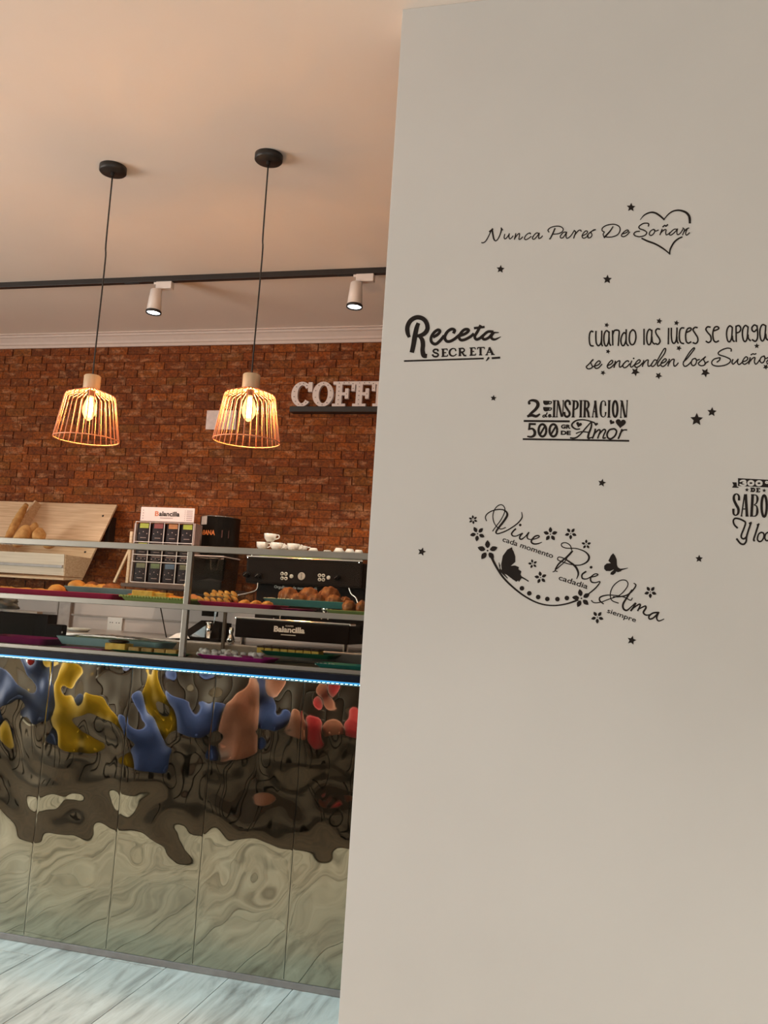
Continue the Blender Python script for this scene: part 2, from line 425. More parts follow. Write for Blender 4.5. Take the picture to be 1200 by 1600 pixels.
# ================================================================== WALL STICKERS
YS = YP-0.0006
class Decal:
    """vinyl cut-outs on the partition wall"""
    def __init__(s, name, px, py, label, group=None):
        s.n = 0
        s.root = thing(name, at(px, py, YS), label, 'wall sticker', group)
    def frame(s, ox, oy, k): s.ox, s.oy, s.k = ox, oy, k; return s
    def T(s, p, lift=0.0):
        return at(s.ox+p[0]/s.k, s.oy+p[1]/s.k, YS-lift)
    def begin(s): s.bm = B()
    def stroke(s, pts, w, w2=None, smooth=True):
        """centre line in crop pixels; w, w2 = widths at start and end (crop pixels); w may be a list per point"""
        P = [Vector((p[0], p[1])) for p in pts]
        n0 = len(P)
        ws = list(w) if isinstance(w, (list, tuple)) else [w+((w2 if w2 is not None else w)-w)*i/(n0-1) for i in range(n0)]
        ws = [x_*1.22+0.42*s.k for x_ in ws] if max(ws)/s.k < 2.75 else ([x_*1.17 for x_ in ws] if 3.4 < max(ws)/s.k < 4.6 and smooth and s.ox == 620 else [x_*1.12 for x_ in ws])
        if smooth and n0 > 2:
            Q = catmull([Vector((p.x, p.y, ww)) for p, ww in zip(P, ws)], n=5)
            P = [Vector((q.x, q.y)) for q in Q]; ws = [max(0.2, q.z) for q in Q]
        s.n += 1; base = (s.n % 40)*4e-6
        L_, R_ = [], []
        for i, p in enumerate(P):
            a = P[max(i-1, 0)]; c = P[min(i+1, len(P)-1)]; t = (c-a)
            if t.length < 1e-6: t = Vector((1, 0))
            t.normalize(); nn = Vector((-t.y, t.x))*ws[i]/2
            if smooth and i == 0: p = p-t*ws[i]*0.2
            if smooth and i == len(P)-1: p = p+t*ws[i]*0.2
            lf = base+i*2e-7
            L_.append(s.bm.verts.new(s.T(p+nn, lf))); R_.append(s.bm.verts.new(s.T(p-nn, lf)))
        for i in range(len(P)-1): s.bm.faces.new([L_[i], L_[i+1], R_[i+1], R_[i]])
    def poly(s, pts, smooth=False, lift=0.0):
        if smooth: pts = [(q.x, q.y) for q in catmull([Vector((p[0], p[1], 0)) for p in pts], closed=True, n=4)]
        s.n += 1; lf = (s.n % 40)*4e-6+lift
        vs_ = [s.bm.verts.new(s.T(p, lf)) for p in pts]
        for t in tessellate_polygon([[Vector((p[0], p[1], 0)) for p in pts]]):
            try: s.bm.faces.new([vs_[i] for i in t])
            except ValueError: pass
    def disc(s, c, r, ry=None, lift=0.0):
        ry = ry or r
        s.poly([(c[0]+r*math.cos(2*PI*i/14), c[1]+ry*math.sin(2*PI*i/14)) for i in range(14)], lift=lift)
    def star(s, c, r, rot=0, inner=0.45, lift=0.0):
        s.poly([(c[0]+(r if i % 2 == 0 else r*inner)*math.sin(rot+PI*i/5), c[1]-(r if i % 2 == 0 else r*inner)*math.cos(rot+PI*i/5)) for i in range(10)], lift=lift)
    def ring(s, c, rx, ry, w, shear=0):
        pts = [(c[0]+rx*math.cos(2*PI*i/20), c[1]+ry*math.sin(2*PI*i/20)) for i in range(21)]
        s.stroke(pts, w, smooth=False)
    def heart(s, c, r, rot=0):
        pts = []
        for i in range(24):
            t = 2*PI*i/24; x = 16*math.sin(t)**3; y = -(13*math.cos(t)-5*math.cos(2*t)-2*math.cos(3*t)-math.cos(4*t))
            x, y = x/16*r, y/16*r
            pts.append((c[0]+x*math.cos(rot)-y*math.sin(rot), c[1]+x*math.sin(rot)+y*math.cos(rot)))
        s.poly(pts)
    def text(s, t, p0, p1, xh, bold=0.0, shear=0.0, xfrac=None):
        """string along the base line p0-p1; xh = height of its ink box in crop pixels"""
        vv, _ = text2d(t, bold, shear)
        y0 = min(v[1] for v in vv); y1 = max(v[1] for v in vv)
        if xfrac is None: base = -y0/(y1-y0)
        else: base = xfrac
        d = Vector(p1)-Vector(p0); dn = d.normalized(); up = Vector((dn.y, -dn.x))
        text_on(s.bm, t, lambda u, v: s.T(Vector(p0)+d*u+up*xh*(v-base), 2e-5), bold, shear)
    def end(s, name, m=None):
        s.bm.normal_update()
        for f in s.bm.faces:
            if f.normal.y > 0: f.normal_flip()
        o = obj(name, s.bm, m or M_black, s.root); s.bm = None; return o

# --- "Nunca Pares De Sonar" with heart
d = Decal('motto_sticker', 915, 372, 'thin black script sticker reading Nunca Pares De Soñar with an open heart', None)
d.frame(740, 340, 6.667)
d.begin()
for p, w in (([(82, 260), (100, 262), (125, 245), (150, 205), (178, 148), (198, 115)], 7), ([(165, 147), (185, 131), (200, 117)], 12),
             ([(192, 122), (200, 170), (212, 225), (232, 242), (258, 215), (280, 165), (292, 115)], (12, 12, 11, 7, 7, 8, 10)), ([(285, 106), (303, 130)], 8),
             ([(325, 172), (318, 205), (325, 222), (345, 210), (372, 170)], 7), ([(372, 165), (368, 200), (378, 222), (400, 205), (412, 190)], 7),
             ([(440, 165), (425, 228)], 8), ([(430, 215), (455, 180), (478, 165), (475, 200), (472, 225), (490, 222), (512, 200)], 7),
             ([(592, 172), (588, 160), (560, 170), (538, 195), (530, 220), (545, 230), (575, 215), (600, 195)], 7),
             ([(680, 165), (655, 160), (628, 185), (612, 215), (630, 225), (660, 195), (685, 160)], 7), ([(685, 160), (678, 200), (680, 218), (700, 210), (718, 190)], 7)):
    d.stroke(p, w)
d.end('word_nunca')
d.begin()
for p, w in (([(848, 112), (825, 165), (800, 215), (790, 222)], 10), ([(785, 152), (775, 130), (800, 105), (850, 90), (900, 92), (932, 115), (925, 145), (890, 165), (845, 172), (825, 170)], 7),
             ([(965, 150), (935, 155), (905, 190), (908, 212), (935, 205), (970, 150)], 7), ([(970, 150), (963, 190), (970, 215), (995, 205), (1020, 180), (1045, 140)], 7),
             ([(1045, 133), (1062, 150), (1050, 190), (1042, 215)], 8), ([(1055, 180), (1090, 137), (1115, 130), (1120, 145)], 7),
             ([(1135, 188), (1175, 168), (1187, 145), (1165, 140), (1135, 175), (1130, 200), (1150, 215), (1195, 190)], 7)):
    d.stroke(p, w)
d.frame(910, 310, 6.316)
for p, w in (([(45, 368), (85, 328), (130, 308)], 7), ([(130, 308), (108, 312), (85, 335), (95, 360), (80, 385), (58, 390), (55, 378)], 7)): d.stroke(p, w)
d.end('word_pares')
d.begin()
for p, w in (([(302, 278), (275, 320), (235, 365), (215, 388)], (7, 9, 11, 10)), ([(218, 332), (195, 318), (200, 290), (240, 265), (310, 255), (360, 275), (372, 310), (350, 355), (300, 378), (250, 382), (218, 375)], 7),
             ([(215, 335), (205, 355), (215, 385)], 6), ([(390, 352), (430, 340), (455, 320), (440, 312), (405, 335), (385, 365), (405, 378), (440, 360), (465, 330)], 7)): d.stroke(p, w)
d.end('word_de')
d.begin()
for p, w in (([(650, 275), (655, 255), (640, 245), (600, 248), (560, 275), (565, 298), (610, 315), (635, 338), (615, 365), (565, 378), (520, 368), (508, 348), (530, 328), (565, 325)], 8),
             ([(700, 305), (670, 325), (660, 355), (680, 365), (705, 345), (715, 315), (702, 305), (722, 322), (752, 312)], 7),
             ([(788, 303), (765, 360)], 8), ([(770, 345), (800, 315), (825, 308), (822, 340), (828, 360), (850, 350), (865, 335)], 7), ([(792, 282), (812, 266), (825, 274), (842, 258)], 9),
             ([(935, 305), (905, 305), (870, 335), (858, 355), (875, 362), (910, 335), (940, 300)], 7), ([(940, 300), (932, 335), (940, 358), (965, 345), (992, 305)], 7),
             ([(990, 290), (1008, 310), (995, 345), (988, 362)], 7), ([(1000, 332), (1030, 300), (1052, 292)], 7), ([(1035, 300), (1018, 345), (1030, 362), (1058, 338)], 7)): d.stroke(p, w)
d.end('word_soñar'.replace('ñ', 'n'))
d.begin()
d.stroke([(570, 212), (610, 165), (665, 140), (715, 142), (765, 172), (808, 210)], (2, 8, 11, 13, 13, 11))
d.stroke([(803, 210), (850, 155), (900, 124), (960, 118), (1020, 138), (1055, 180), (1060, 243)], (9, 11, 13, 16, 20, 22, 20))
d.stroke([(585, 393), (640, 420), (720, 450), (800, 497), (864, 550)], (10, 12, 12, 11, 7))
d.stroke([(862, 552), (866, 505), (900, 440), (940, 402), (985, 380)], (8, 11, 12, 11, 9))
d.end('heart_outline')

# --- "Receta SECRETA"
d = Decal('recipe_sticker', 705, 530, 'bold black sticker reading Receta SECRETA over a thin underline')
d.frame(620, 480, 6.667)
d.begin()
d.stroke([(128, 308), (112, 262), (112, 200), (145, 138), (205, 106), (265, 116), (305, 155), (320, 215), (300, 262), (255, 292), (205, 300)], (30, 40, 42, 42, 42, 42, 42, 42, 42, 38, 26))
d.stroke([(222, 172), (205, 220), (185, 320), (172, 400), (158, 464)], (36, 42, 46, 44, 42))
d.stroke([(225, 296), (262, 335), (272, 390), (268, 450), (280, 500), (306, 508)], (20, 40, 42, 42, 46, 40))
d.stroke([(382, 310), (425, 285), (450, 252), (430, 236), (390, 262), (358, 315), (362, 362), (400, 385), (445, 355), (490, 300)], 27)
d.stroke([(592, 268), (602, 240), (572, 228), (530, 252), (500, 305), (512, 348), (548, 357), (600, 332), (650, 290)], 27)
d.stroke([(665, 295), (715, 275), (748, 245), (735, 230), (700, 236), (665, 272), (648, 312), (668, 342), (712, 336), (770, 305), (800, 278)], 26)
d.stroke([(872, 192), (842, 250), (812, 305), (828, 335), (862, 325), (898, 295)], 26)
d.stroke([(808, 218), (910, 206)], 22)
d.stroke([(1002, 256), (950, 255), (905, 290), (892, 318), (915, 335), (960, 315), (1000, 268)], 25)
d.stroke([(1010, 262), (985, 300), (992, 328), (1025, 335), (1082, 308)], (25, 26, 25, 20, 6))
d.stroke([(1000, 264), (1062, 264)], 14, 5)
d.end('word_receta')
d.begin()
S = lambda p, w: d.stroke(p, w, smooth=False)
d.stroke([(428, 458), (424, 442), (396, 440), (380, 456), (392, 472), (420, 482), (432, 498), (415, 515), (385, 512), (372, 495)], 13)
for p, w in (([(482, 438), (482, 512)], 17), ([(465, 437), (525, 435)], 7), ([(482, 474), (515, 473)], 7), ([(465, 513), (528, 510)], 8), ([(524, 434), (526, 452)], 6), ([(528, 511), (530, 493)], 6)): S(p, w)
d.stroke([(614, 455), (607, 435), (580, 431), (555, 450), (550, 480), (566, 504), (596, 507), (620, 488)], (10, 8, 9, 14, 16, 12, 8, 8))
for p, w in (([(657, 430), (657, 505)], 17), ([(642, 506), (672, 505)], 6), ([(642, 429), (670, 428)], 6), ([(676, 467), (703, 504), (724, 503)], 13)): S(p, w)
d.stroke([(662, 430), (690, 430), (704, 446), (692, 464), (662, 468)], 10)
for p, w in (([(777, 425), (777, 500)], 17), ([(758, 425), (815, 422)], 7), ([(777, 461), (806, 460)], 7), ([(758, 501), (820, 498)], 8), ([(815, 421), (817, 440)], 6), ([(820, 499), (822, 482)], 6),
             ([(872, 420), (872, 497)], 16), ([(840, 422), (912, 419)], 8), ([(841, 421), (840, 440)], 6), ([(911, 418), (913, 437)], 6), ([(855, 498), (890, 497)], 6),
             ([(967, 418), (936, 495)], 8), ([(962, 418), (1000, 494)], 18), ([(948, 471), (985, 469)], 6), ([(922, 497), (950, 496)], 6), ([(980, 495), (1020, 493)], 6)): S(p, w)
d.end('word_secreta')
d.begin(); S([(75, 561), (905, 534)], 12); S([(988, 531), (1078, 525)], 15); d.stroke([(958, 524), (945, 542), (930, 560)], (14, 11, 4)); d.end('underline')

# --- "Cuando las luces se apagan se encienden los Suenos"
d = Decal('dream_quote_sticker', 1060, 545, 'two-line black sticker, hand-printed cuando las luces se apagan above script se encienden los Sueños')
d.frame(910, 490, 8)
d.begin(); w = 13.5
for p in ([(135, 228), (110, 220), (90, 255), (86, 330), (100, 395), (138, 405)], [(170, 220), (168, 300), (175, 370), (200, 402), (230, 370), (240, 300), (242, 215)], [(240, 320), (240, 380), (252, 405)],
          [(332, 235), (302, 213), (275, 250), (268, 320), (280, 390), (305, 402), (328, 340), (334, 225)], [(334, 300), (338, 370), (355, 400)],
          [(376, 212), (380, 395)], [(380, 260), (400, 212), (445, 208), (460, 230), (455, 300), (448, 402)],
          [(548, 198), (546, 300), (550, 370), (575, 402)], [(544, 255), (520, 238), (492, 280), (480, 340), (495, 395), (520, 395), (542, 340), (547, 280)],
          [(625, 205), (595, 240), (586, 330), (608, 385), (645, 378), (668, 310), (662, 235), (635, 203), (620, 206)],
          [(770, 193), (770, 388)], [(865, 215), (838, 196), (812, 235), (803, 310), (815, 375), (840, 387), (860, 340), (868, 205)], [(868, 290), (875, 355), (905, 382)],
          [(968, 195), (935, 190), (915, 220), (927, 260), (960, 310), (970, 350), (945, 384), (912, 372)],
          [(1078, 182), (1074, 382)], [(1112, 180), (1112, 280), (1122, 350), (1145, 372), (1170, 340), (1180, 260), (1182, 176)], [(1181, 290), (1183, 340), (1198, 372)]): d.stroke(p, w)
d.frame(1050, 490, 8)
for p in ([(150, 180), (118, 180), (96, 220), (92, 310), (110, 362), (148, 375)], [(180, 235), (225, 215), (240, 190), (220, 178), (187, 200), (170, 270), (178, 345), (205, 370), (238, 352)],
          [(318, 175), (285, 173), (263, 203), (290, 250), (320, 300), (322, 345), (297, 374), (262, 362)], [(480, 170), (445, 165), (423, 195), (445, 235), (482, 280), (487, 335), (457, 362), (424, 345)],
          [(512, 218), (562, 202), (586, 182), (562, 162), (528, 180), (510, 250), (520, 330), (548, 356), (584, 340)],
          [(750, 170), (722, 153), (692, 190), (682, 260), (695, 335), (720, 352), (745, 300), (754, 168)], [(754, 280), (760, 330), (780, 350)],
          [(800, 153), (803, 352)], [(798, 160), (838, 150), (860, 188), (842, 228), (805, 242)],
          [(945, 165), (917, 148), (887, 190), (880, 265), (895, 335), (920, 347), (940, 300), (950, 162)], [(951, 265), (955, 310), (982, 340)],
          [(1058, 155), (1030, 142), (1000, 172), (1004, 212), (1030, 225), (1058, 198)], [(1062, 150), (1071, 240), (1066, 312), (1040, 347), (1002, 325)],
          [(1168, 150), (1132, 138), (1105, 180), (1098, 250), (1110, 322), (1135, 342), (1160, 290), (1172, 148)], [(1172, 255), (1178, 310), (1200, 332)],
          [(1215, 142), (1220, 330)], [(1220, 190), (1240, 142), (1285, 138), (1295, 180), (1290, 330)]): d.stroke(p, w)
d.end('printed_line')
d.frame(910, 490, 8)
d.begin(); w = 10.5
for p in ([(135, 572), (105, 605), (115, 640), (125, 665), (105, 685), (70, 690), (48, 668), (60, 650)], [(52, 660), (90, 622), (135, 575)],
          [(125, 665), (155, 655), (200, 640), (224, 610), (207, 590), (175, 613), (152, 655), (168, 685), (205, 675), (245, 632)],
          [(315, 650), (362, 628), (380, 597), (362, 585), (327, 622), (310, 660), (330, 684), (365, 665), (398, 630)],
          [(412, 592), (395, 675)], [(400, 650), (430, 605), (467, 590), (462, 630), (464, 667), (490, 660), (518, 620)],
          [(578, 605), (572, 590), (548, 595), (518, 625), (505, 655), (525, 677), (560, 660), (592, 625)],
          [(617, 590), (600, 640), (610, 670), (640, 650), (665, 620)],
          [(655, 640), (705, 617), (724, 590), (705, 578), (670, 610), (655, 650), (675, 674), (720, 650), (752, 615)],
          [(767, 583), (750, 662)], [(755, 640), (790, 592), (822, 580), (818, 625), (824, 657), (850, 650), (872, 622)],
          [(935, 590), (905, 578), (875, 613), (860, 645), (880, 662), (915, 630), (940, 580), (985, 500), (1022, 440), (1042, 443), (1025, 500), (975, 570), (940, 622), (945, 657), (978, 638)],
          [(978, 625), (1030, 605), (1050, 577), (1030, 565), (995, 600), (980, 640), (1005, 662), (1040, 640), (1072, 598)],
          [(1087, 568), (1070, 657)], [(1075, 635), (1110, 582), (1147, 572), (1140, 620), (1150, 657), (1175, 645), (1198, 615)]): d.stroke(p, w)
d.disc((641, 560), 11)
d.frame(1050, 490, 8)
for p in ([(140, 605), (190, 560), (250, 485), (282, 437), (265, 432), (215, 490), (165, 570), (140, 625), (160, 660), (200, 642), (242, 600)],
          [(285, 560), (255, 575), (240, 620), (262, 652), (295, 632), (307, 585), (287, 555), (310, 580), (345, 572)],
          [(325, 625), (370, 580), (420, 538)], [(418, 540), (395, 572), (412, 610), (405, 642), (365, 652), (330, 635)], [(405, 642), (430, 612), (455, 598)],
          [(738, 472), (738, 442), (690, 432), (620, 455), (578, 490), (595, 517), (660, 537), (728, 572), (720, 612), (660, 645), (570, 657), (508, 640), (497, 605), (530, 567), (602, 550)], [(602, 550), (595, 580), (560, 607)],
          [(762, 572), (750, 610), (765, 632), (800, 600), (827, 568)], [(827, 568), (818, 610), (835, 637), (865, 620), (885, 598)],
          [(880, 602), (930, 587), (947, 557), (925, 540), (895, 570), (880, 610), (905, 634), (945, 612), (968, 588)],
          [(977, 548), (960, 632)], [(965, 610), (1005, 560), (1037, 550), (1030, 600), (1045, 632), (1070, 615), (1095, 578)], [(985, 517), (1012, 502), (1030, 508), (1052, 500)],
          [(1150, 530), (1115, 547), (1100, 590), (1125, 617), (1155, 590), (1160, 545), (1147, 525), (1170, 560), (1205, 545)],
          [(1180, 605), (1215, 565), (1255, 528)], [(1253, 530), (1240, 575), (1250, 605), (1215, 632), (1182, 615)]): d.stroke(p, w)
d.end('script_line')

# --- "2 tazas de INSPIRACION / 500 GR DE Amor"
d = Decal('inspiration_sticker', 900, 655, 'black sticker reading 2 de INSPIRACION, 500 GR DE Amor between two rules')
d.frame(810, 615, 6.667)
S = lambda p, w: d.stroke(p, w, smooth=False)
d.begin()
d.disc((113, 100), 15); d.stroke([(104, 92), (118, 76), (152, 70), (192, 84), (204, 120), (180, 162), (135, 202), (104, 236)], (14, 18, 24, 30, 32, 28, 24, 22))
d.stroke([(96, 236), (140, 226), (185, 236), (222, 214)], (22, 26, 26, 16))
d.end('numeral_two')
for dy in (0, 67):
    d.begin(); d.poly([(258, 72+dy), (325, 74+dy), (322, 98+dy), (308, 116+dy), (285, 120+dy), (268, 114+dy), (258, 98+dy)])
    d.stroke([(322, 84+dy), (343, 84+dy), (338, 103+dy), (316, 108+dy)], 7); d.end('cup_motif')
d.begin()
for p in ([(283, 222), (262, 226), (254, 240), (270, 244), (290, 218), (299, 198)], [(291, 215), (285, 240), (300, 240)], [(312, 234), (336, 226), (326, 217), (314, 230), (322, 244), (345, 236)]): d.stroke(p, 7.5)
for p, w in (([(375, 72), (370, 243)], 21), ([(357, 73), (394, 73)], 6), ([(352, 243), (388, 243)], 6),
             ([(408, 75), (400, 243)], 7), ([(412, 75), (452, 243)], 20), ([(468, 72), (461, 243)], 7), ([(396, 74), (418, 74)], 6), ([(390, 243), (410, 243)], 6), ([(458, 73), (476, 73)], 6),
             ([(578, 73), (570, 243)], 21), ([(556, 73), (590, 73)], 6), ([(552, 244), (588, 244)], 6),
             ([(652, 72), (648, 245)], 21), ([(634, 73), (668, 73)], 6), ([(632, 244), (664, 244)], 6),
             ([(694, 73), (689, 245)], 21), ([(674, 73), (706, 73)], 6), ([(672, 244), (706, 244)], 6), ([(712, 160), (728, 200), (732, 244)], 17), ([(722, 244), (750, 244)], 6),
             ([(800, 74), (772, 243)], 7), ([(800, 72), (814, 245)], 22), ([(780, 188), (808, 188)], 6), ([(762, 244), (784, 244)], 6), ([(798, 245), (830, 245)], 6),
             ([(946, 72), (942, 246)], 21), ([(930, 73), (962, 73)], 6), ([(926, 246), (960, 246)], 6),
             ([(1074, 76), (1066, 248)], 7), ([(1078, 74), (1112, 250)], 20), ([(1134, 72), (1124, 250)], 7), ([(1060, 75), (1082, 75)], 6), ([(1056, 248), (1078, 248)], 6), ([(1124, 73), (1142, 73)], 6)): S(p, w)
d.stroke([(536, 115), (532, 85), (510, 74), (490, 92), (490, 128), (512, 165), (532, 198), (530, 226), (506, 242), (484, 228), (479, 195)], 17)
d.stroke([(584, 78), (608, 82), (618, 115), (608, 152), (582, 166)], (6, 12, 18, 12, 6))
d.stroke([(698, 78), (722, 82), (732, 115), (722, 148), (698, 156)], (6, 12, 18, 12, 6))
d.stroke([(907, 125), (904, 88), (884, 76), (864, 95), (856, 160), (862, 225), (885, 244), (904, 228), (909, 195)], (16, 10, 9, 16, 22, 16, 9, 10, 16))
d.ring((1008, 160), 24, 83, 17)
d.end('word_inspiracion')
d.begin(); S([(55, 285), (535, 289)], 15); d.end('upper_rule')
d.begin(); S([(45, 474), (1155, 492)], 13); d.end('lower_rule')
d.begin()
S([(182, 318), (108, 316)], 20); S([(118, 312), (112, 372)], 20); d.stroke([(104, 372), (145, 366), (170, 395), (166, 432), (135, 450), (94, 446)], (16, 20, 26, 26, 20, 14))
for cx in (250, 364): d.ring((cx, 383), 40, 64, 22); S([(cx-26, 428), (cx+26, 340)], 14)
d.text('GR', (442, 362), (545, 364), 46, 0.06); d.text('DE', (440, 427), (545, 430), 46, 0.06)
d.end('weight_lettering')
d.begin()
d.stroke([(640, 368), (600, 370), (562, 345), (560, 315), (600, 282), (660, 272), (720, 280), (790, 302)], (9, 11, 13, 13, 11, 9, 9, 10))
d.stroke([(762, 290), (700, 360), (640, 430), (592, 462), (540, 462)], (8, 10, 10, 12, 10)); d.stroke([(762, 290), (758, 350), (732, 420), (728, 464), (765, 455)], (10, 14, 16, 16, 6))
d.stroke([(600, 415), (660, 396), (745, 406)], 8)
for p, w in (([(802, 368), (790, 420), (770, 466)], 13), ([(785, 425), (835, 377), (852, 390), (838, 430), (826, 466)], 11), ([(838, 425), (888, 374), (908, 388), (890, 430), (882, 464), (908, 460)], 11),
             ([(990, 368), (950, 378), (924, 420), (932, 460), (965, 470), (1005, 440), (1022, 395), (1005, 370), (988, 368)], 13), ([(1078, 372), (1060, 425), (1040, 470)], 13), ([(1054, 425), (1090, 382), (1130, 378)], 10)): d.stroke(p, w)
d.end('word_amor')
for c, r, ro in (((630, 322), 31, 0.3), ((808, 318), 21, 0.1), ((972, 298), 27, 0.5), ((1065, 308), 54, 0.1)):
    d.begin(); d.heart(c, r, ro); d.end('heart_motif')

# --- "300% DE SABOR Y locura", cut by the frame
d = Decal('flavour_sticker', 1170, 800, 'black sticker by the right edge, banner 300% over DE SABOR and script Y loc')
d.frame(1135, 735, 12.8)
S = lambda p, w: d.stroke(p, w, smooth=False)
d.begin(); d.poly([(232, 155), (1080, 200), (1080, 352), (232, 312)]); d.poly([(115, 235), (205, 240), (212, 322), (246, 330), (240, 350), (110, 345), (142, 295)]); d.end('banner')
d.begin()
for q in (0,):
    d.stroke([(272, 222), (310, 205), (368, 206), (375, 235), (330, 249), (380, 260), (378, 292), (320, 300), (268, 280)], (20, 24, 26, 30, 22, 30, 26, 24, 20))
    d.ring((490, 254), 52, 40, 38); d.ring((652, 258), 52, 40, 38)
    d.ring((810, 240), 26, 18, 16); S([(920, 225), (850, 320)], 14); d.ring((930, 300), 26, 18, 16)
for v in d.bm.verts: v.co.y -= 0.0003
d.end('cut_out_numerals', M_paint)
for q_ in ((410, 388), (755, 402)): d.begin(); d.star(q_, 44, 0.05); d.end('star_motif')
d.begin()
for p, w in (([(508, 350), (505, 425)], 24), ([(480, 353), (535, 355)], 12), ([(478, 422), (532, 424)], 12), ([(528, 355), (560, 372), (560, 405), (528, 424)], 24),
             ([(622, 355), (620, 432)], 24), ([(595, 357), (672, 362)], 12), ([(592, 430), (670, 432)], 12), ([(620, 395), (650, 396)], 10), ([(668, 358), (668, 380)], 10), ([(668, 412), (668, 432)], 10),
             ([(365, 475), (300, 915)], 18), ([(385, 475), (412, 915)], 50), ([(325, 772), (400, 772)], 14), ([(283, 912), (322, 912)], 14), ([(380, 914), (446, 914)], 14),
             ([(525, 485), (502, 915)], 50), ([(492, 486), (560, 488)], 14), ([(470, 916), (540, 916)], 14)): S(p, w)
d.stroke([(252, 592), (248, 512), (205, 470), (155, 505), (152, 590), (195, 685), (238, 765), (235, 855), (190, 898), (145, 870), (140, 775)], (44, 36, 22, 40, 46, 48, 48, 40, 22, 36, 44))
d.stroke([(540, 492), (598, 500), (622, 565), (600, 655), (552, 688)], (12, 24, 44, 26, 12)); d.stroke([(552, 692), (606, 720), (618, 830), (590, 905), (520, 920)], (12, 26, 46, 28, 12))
d.ring((755, 712), 52, 215, 46)
S([(905, 500), (885, 940)], 50); d.stroke([(915, 505), (975, 520), (1000, 590), (975, 690), (915, 710)], (14, 26, 44, 26, 12)); S([(945, 700), (985, 940)], 44)
d.end('word_de_sabor')
d.begin()
d.stroke([(222, 1150), (160, 1090), (138, 1010), (170, 962), (240, 965), (330, 1000), (382, 1050), (350, 1160), (302, 1280), (302, 1345), (350, 1368), (398, 1330)], 25)
d.stroke([(500, 1042), (455, 1062)], 24); d.stroke([(492, 1050), (440, 1200), (402, 1330), (396, 1415), (350, 1475), (280, 1460), (205, 1368)], 26)
d.stroke([(655, 1070), (615, 1095)], 24); d.stroke([(642, 1080), (590, 1240), (545, 1385), (565, 1405)], 26)
d.stroke([(700, 1238), (645, 1275), (620, 1370), (650, 1420), (700, 1412), (745, 1345), (745, 1262), (695, 1238)], 22)
d.stroke([(860, 1250), (830, 1240), (785, 1275), (768, 1350), (800, 1405), (860, 1390)], 22)
d.end('script_line')

# --- "Vive cada momento, Rie cada dia, Ama siempre"
d = Decal('live_laugh_sticker', 885, 880, 'large slanting black sticker, Vive Rie Ama script with flowers, butterflies and curved stem')
d.frame(750, 780, 9.23)
d.begin()
d.stroke([(95, 315), (78, 265), (100, 215), (170, 170), (260, 148), (340, 155), (385, 190), (390, 240), (340, 320), (270, 410), (232, 468), (238, 492), (270, 495), (370, 460), (480, 395), (560, 330), (607, 260), (600, 185)],
         (8, 10, 10, 10, 10, 12, 18, 24, 22, 20, 18, 14, 12, 12, 12, 12, 12, 5))
d.stroke([(182, 462), (225, 400), (300, 300), (350, 200), (357, 130), (320, 83), (265, 90), (210, 150), (185, 240), (200, 330), (240, 395), (300, 430), (370, 408)], 8.5)
d.stroke([(515, 428), (480, 460), (455, 500), (475, 530), (520, 532), (560, 515), (612, 492)], (16, 15, 15, 13, 10, 10, 12)); d.disc((580, 372), 19)
d.stroke([(612, 492), (580, 530), (572, 565), (600, 577), (650, 540), (705, 478)], (15, 16, 16, 14, 10, 12)); d.stroke([(705, 478), (680, 530), (690, 570), (735, 582)], (14, 14, 10, 8))
d.stroke([(740, 582), (800, 570), (852, 545), (840, 525), (792, 537), (748, 585), (742, 622), (780, 645), (840, 640), (892, 620)], (9, 10, 12, 14, 16, 17, 17, 15, 12, 5))
d.end('word_vive')
d.begin(); d.text('cada momento', (318, 606), (1044, 852), 76, 0.012); d.end('word_cada_momento')
d.frame(840, 800, 5)
d.begin()
d.stroke([(265, 298), (255, 262), (220, 240), (188, 247), (192, 270), (230, 283), (300, 285), (370, 310), (402, 350), (385, 390), (330, 415), (260, 410), (195, 390), (157, 372), (165, 352), (200, 360), (250, 390), (298, 430), (318, 480), (305, 522)],
         (5, 5, 5, 5, 5, 5, 5, 7, 11, 9, 6, 5, 5, 5, 5, 6, 9, 12, 10, 4))
d.stroke([(272, 305), (230, 350), (170, 400), (142, 440), (135, 460), (118, 468)], (10, 11, 9, 7, 5, 4)); d.stroke([(135, 457), (155, 466)], 4); d.stroke([(237, 340), (215, 385), (165, 430), (138, 452)], 5)
d.stroke([(378, 465), (348, 488), (350, 518), (385, 522), (425, 500)], (9, 9, 8, 6, 6)); d.disc((418, 432), 11)
d.stroke([(412, 510), (455, 500), (472, 487), (445, 485), (415, 513), (420, 545), (450, 552), (488, 545), (455, 592), (400, 638)], (6, 6, 6, 6, 8, 8, 6, 6, 7, 7))
d.end('word_rie')
d.begin(); d.text('cadadia', (161, 528), (386, 602), 42, 0.012); d.end('word_cadadia')
d.begin()
d.stroke([(515, 718), (485, 692), (490, 665), (540, 650), (610, 652), (680, 667), (725, 690), (740, 672)], (6, 8, 8, 6, 5, 5, 5, 5))
d.stroke([(420, 690), (440, 708), (490, 705), (560, 680), (640, 650), (690, 600), (706, 560), (685, 533), (640, 537), (590, 580), (568, 640), (580, 690), (632, 712)], 5)
d.stroke([(752, 557), (768, 572), (745, 610), (700, 648), (640, 662), (590, 662)], (5, 7, 8, 8, 7, 5)); d.stroke([(738, 608), (700, 665), (668, 720), (672, 757), (698, 768), (732, 740), (762, 712)], (8, 10, 11, 11, 9, 6, 6))
d.stroke([(767, 712), (748, 745), (728, 772)], 10); d.stroke([(740, 757), (790, 722), (802, 730), (782, 772)], (6, 8, 9, 9)); d.stroke([(785, 762), (838, 735), (846, 750), (826, 785), (850, 806), (892, 798)], (6, 8, 10, 10, 8, 5))
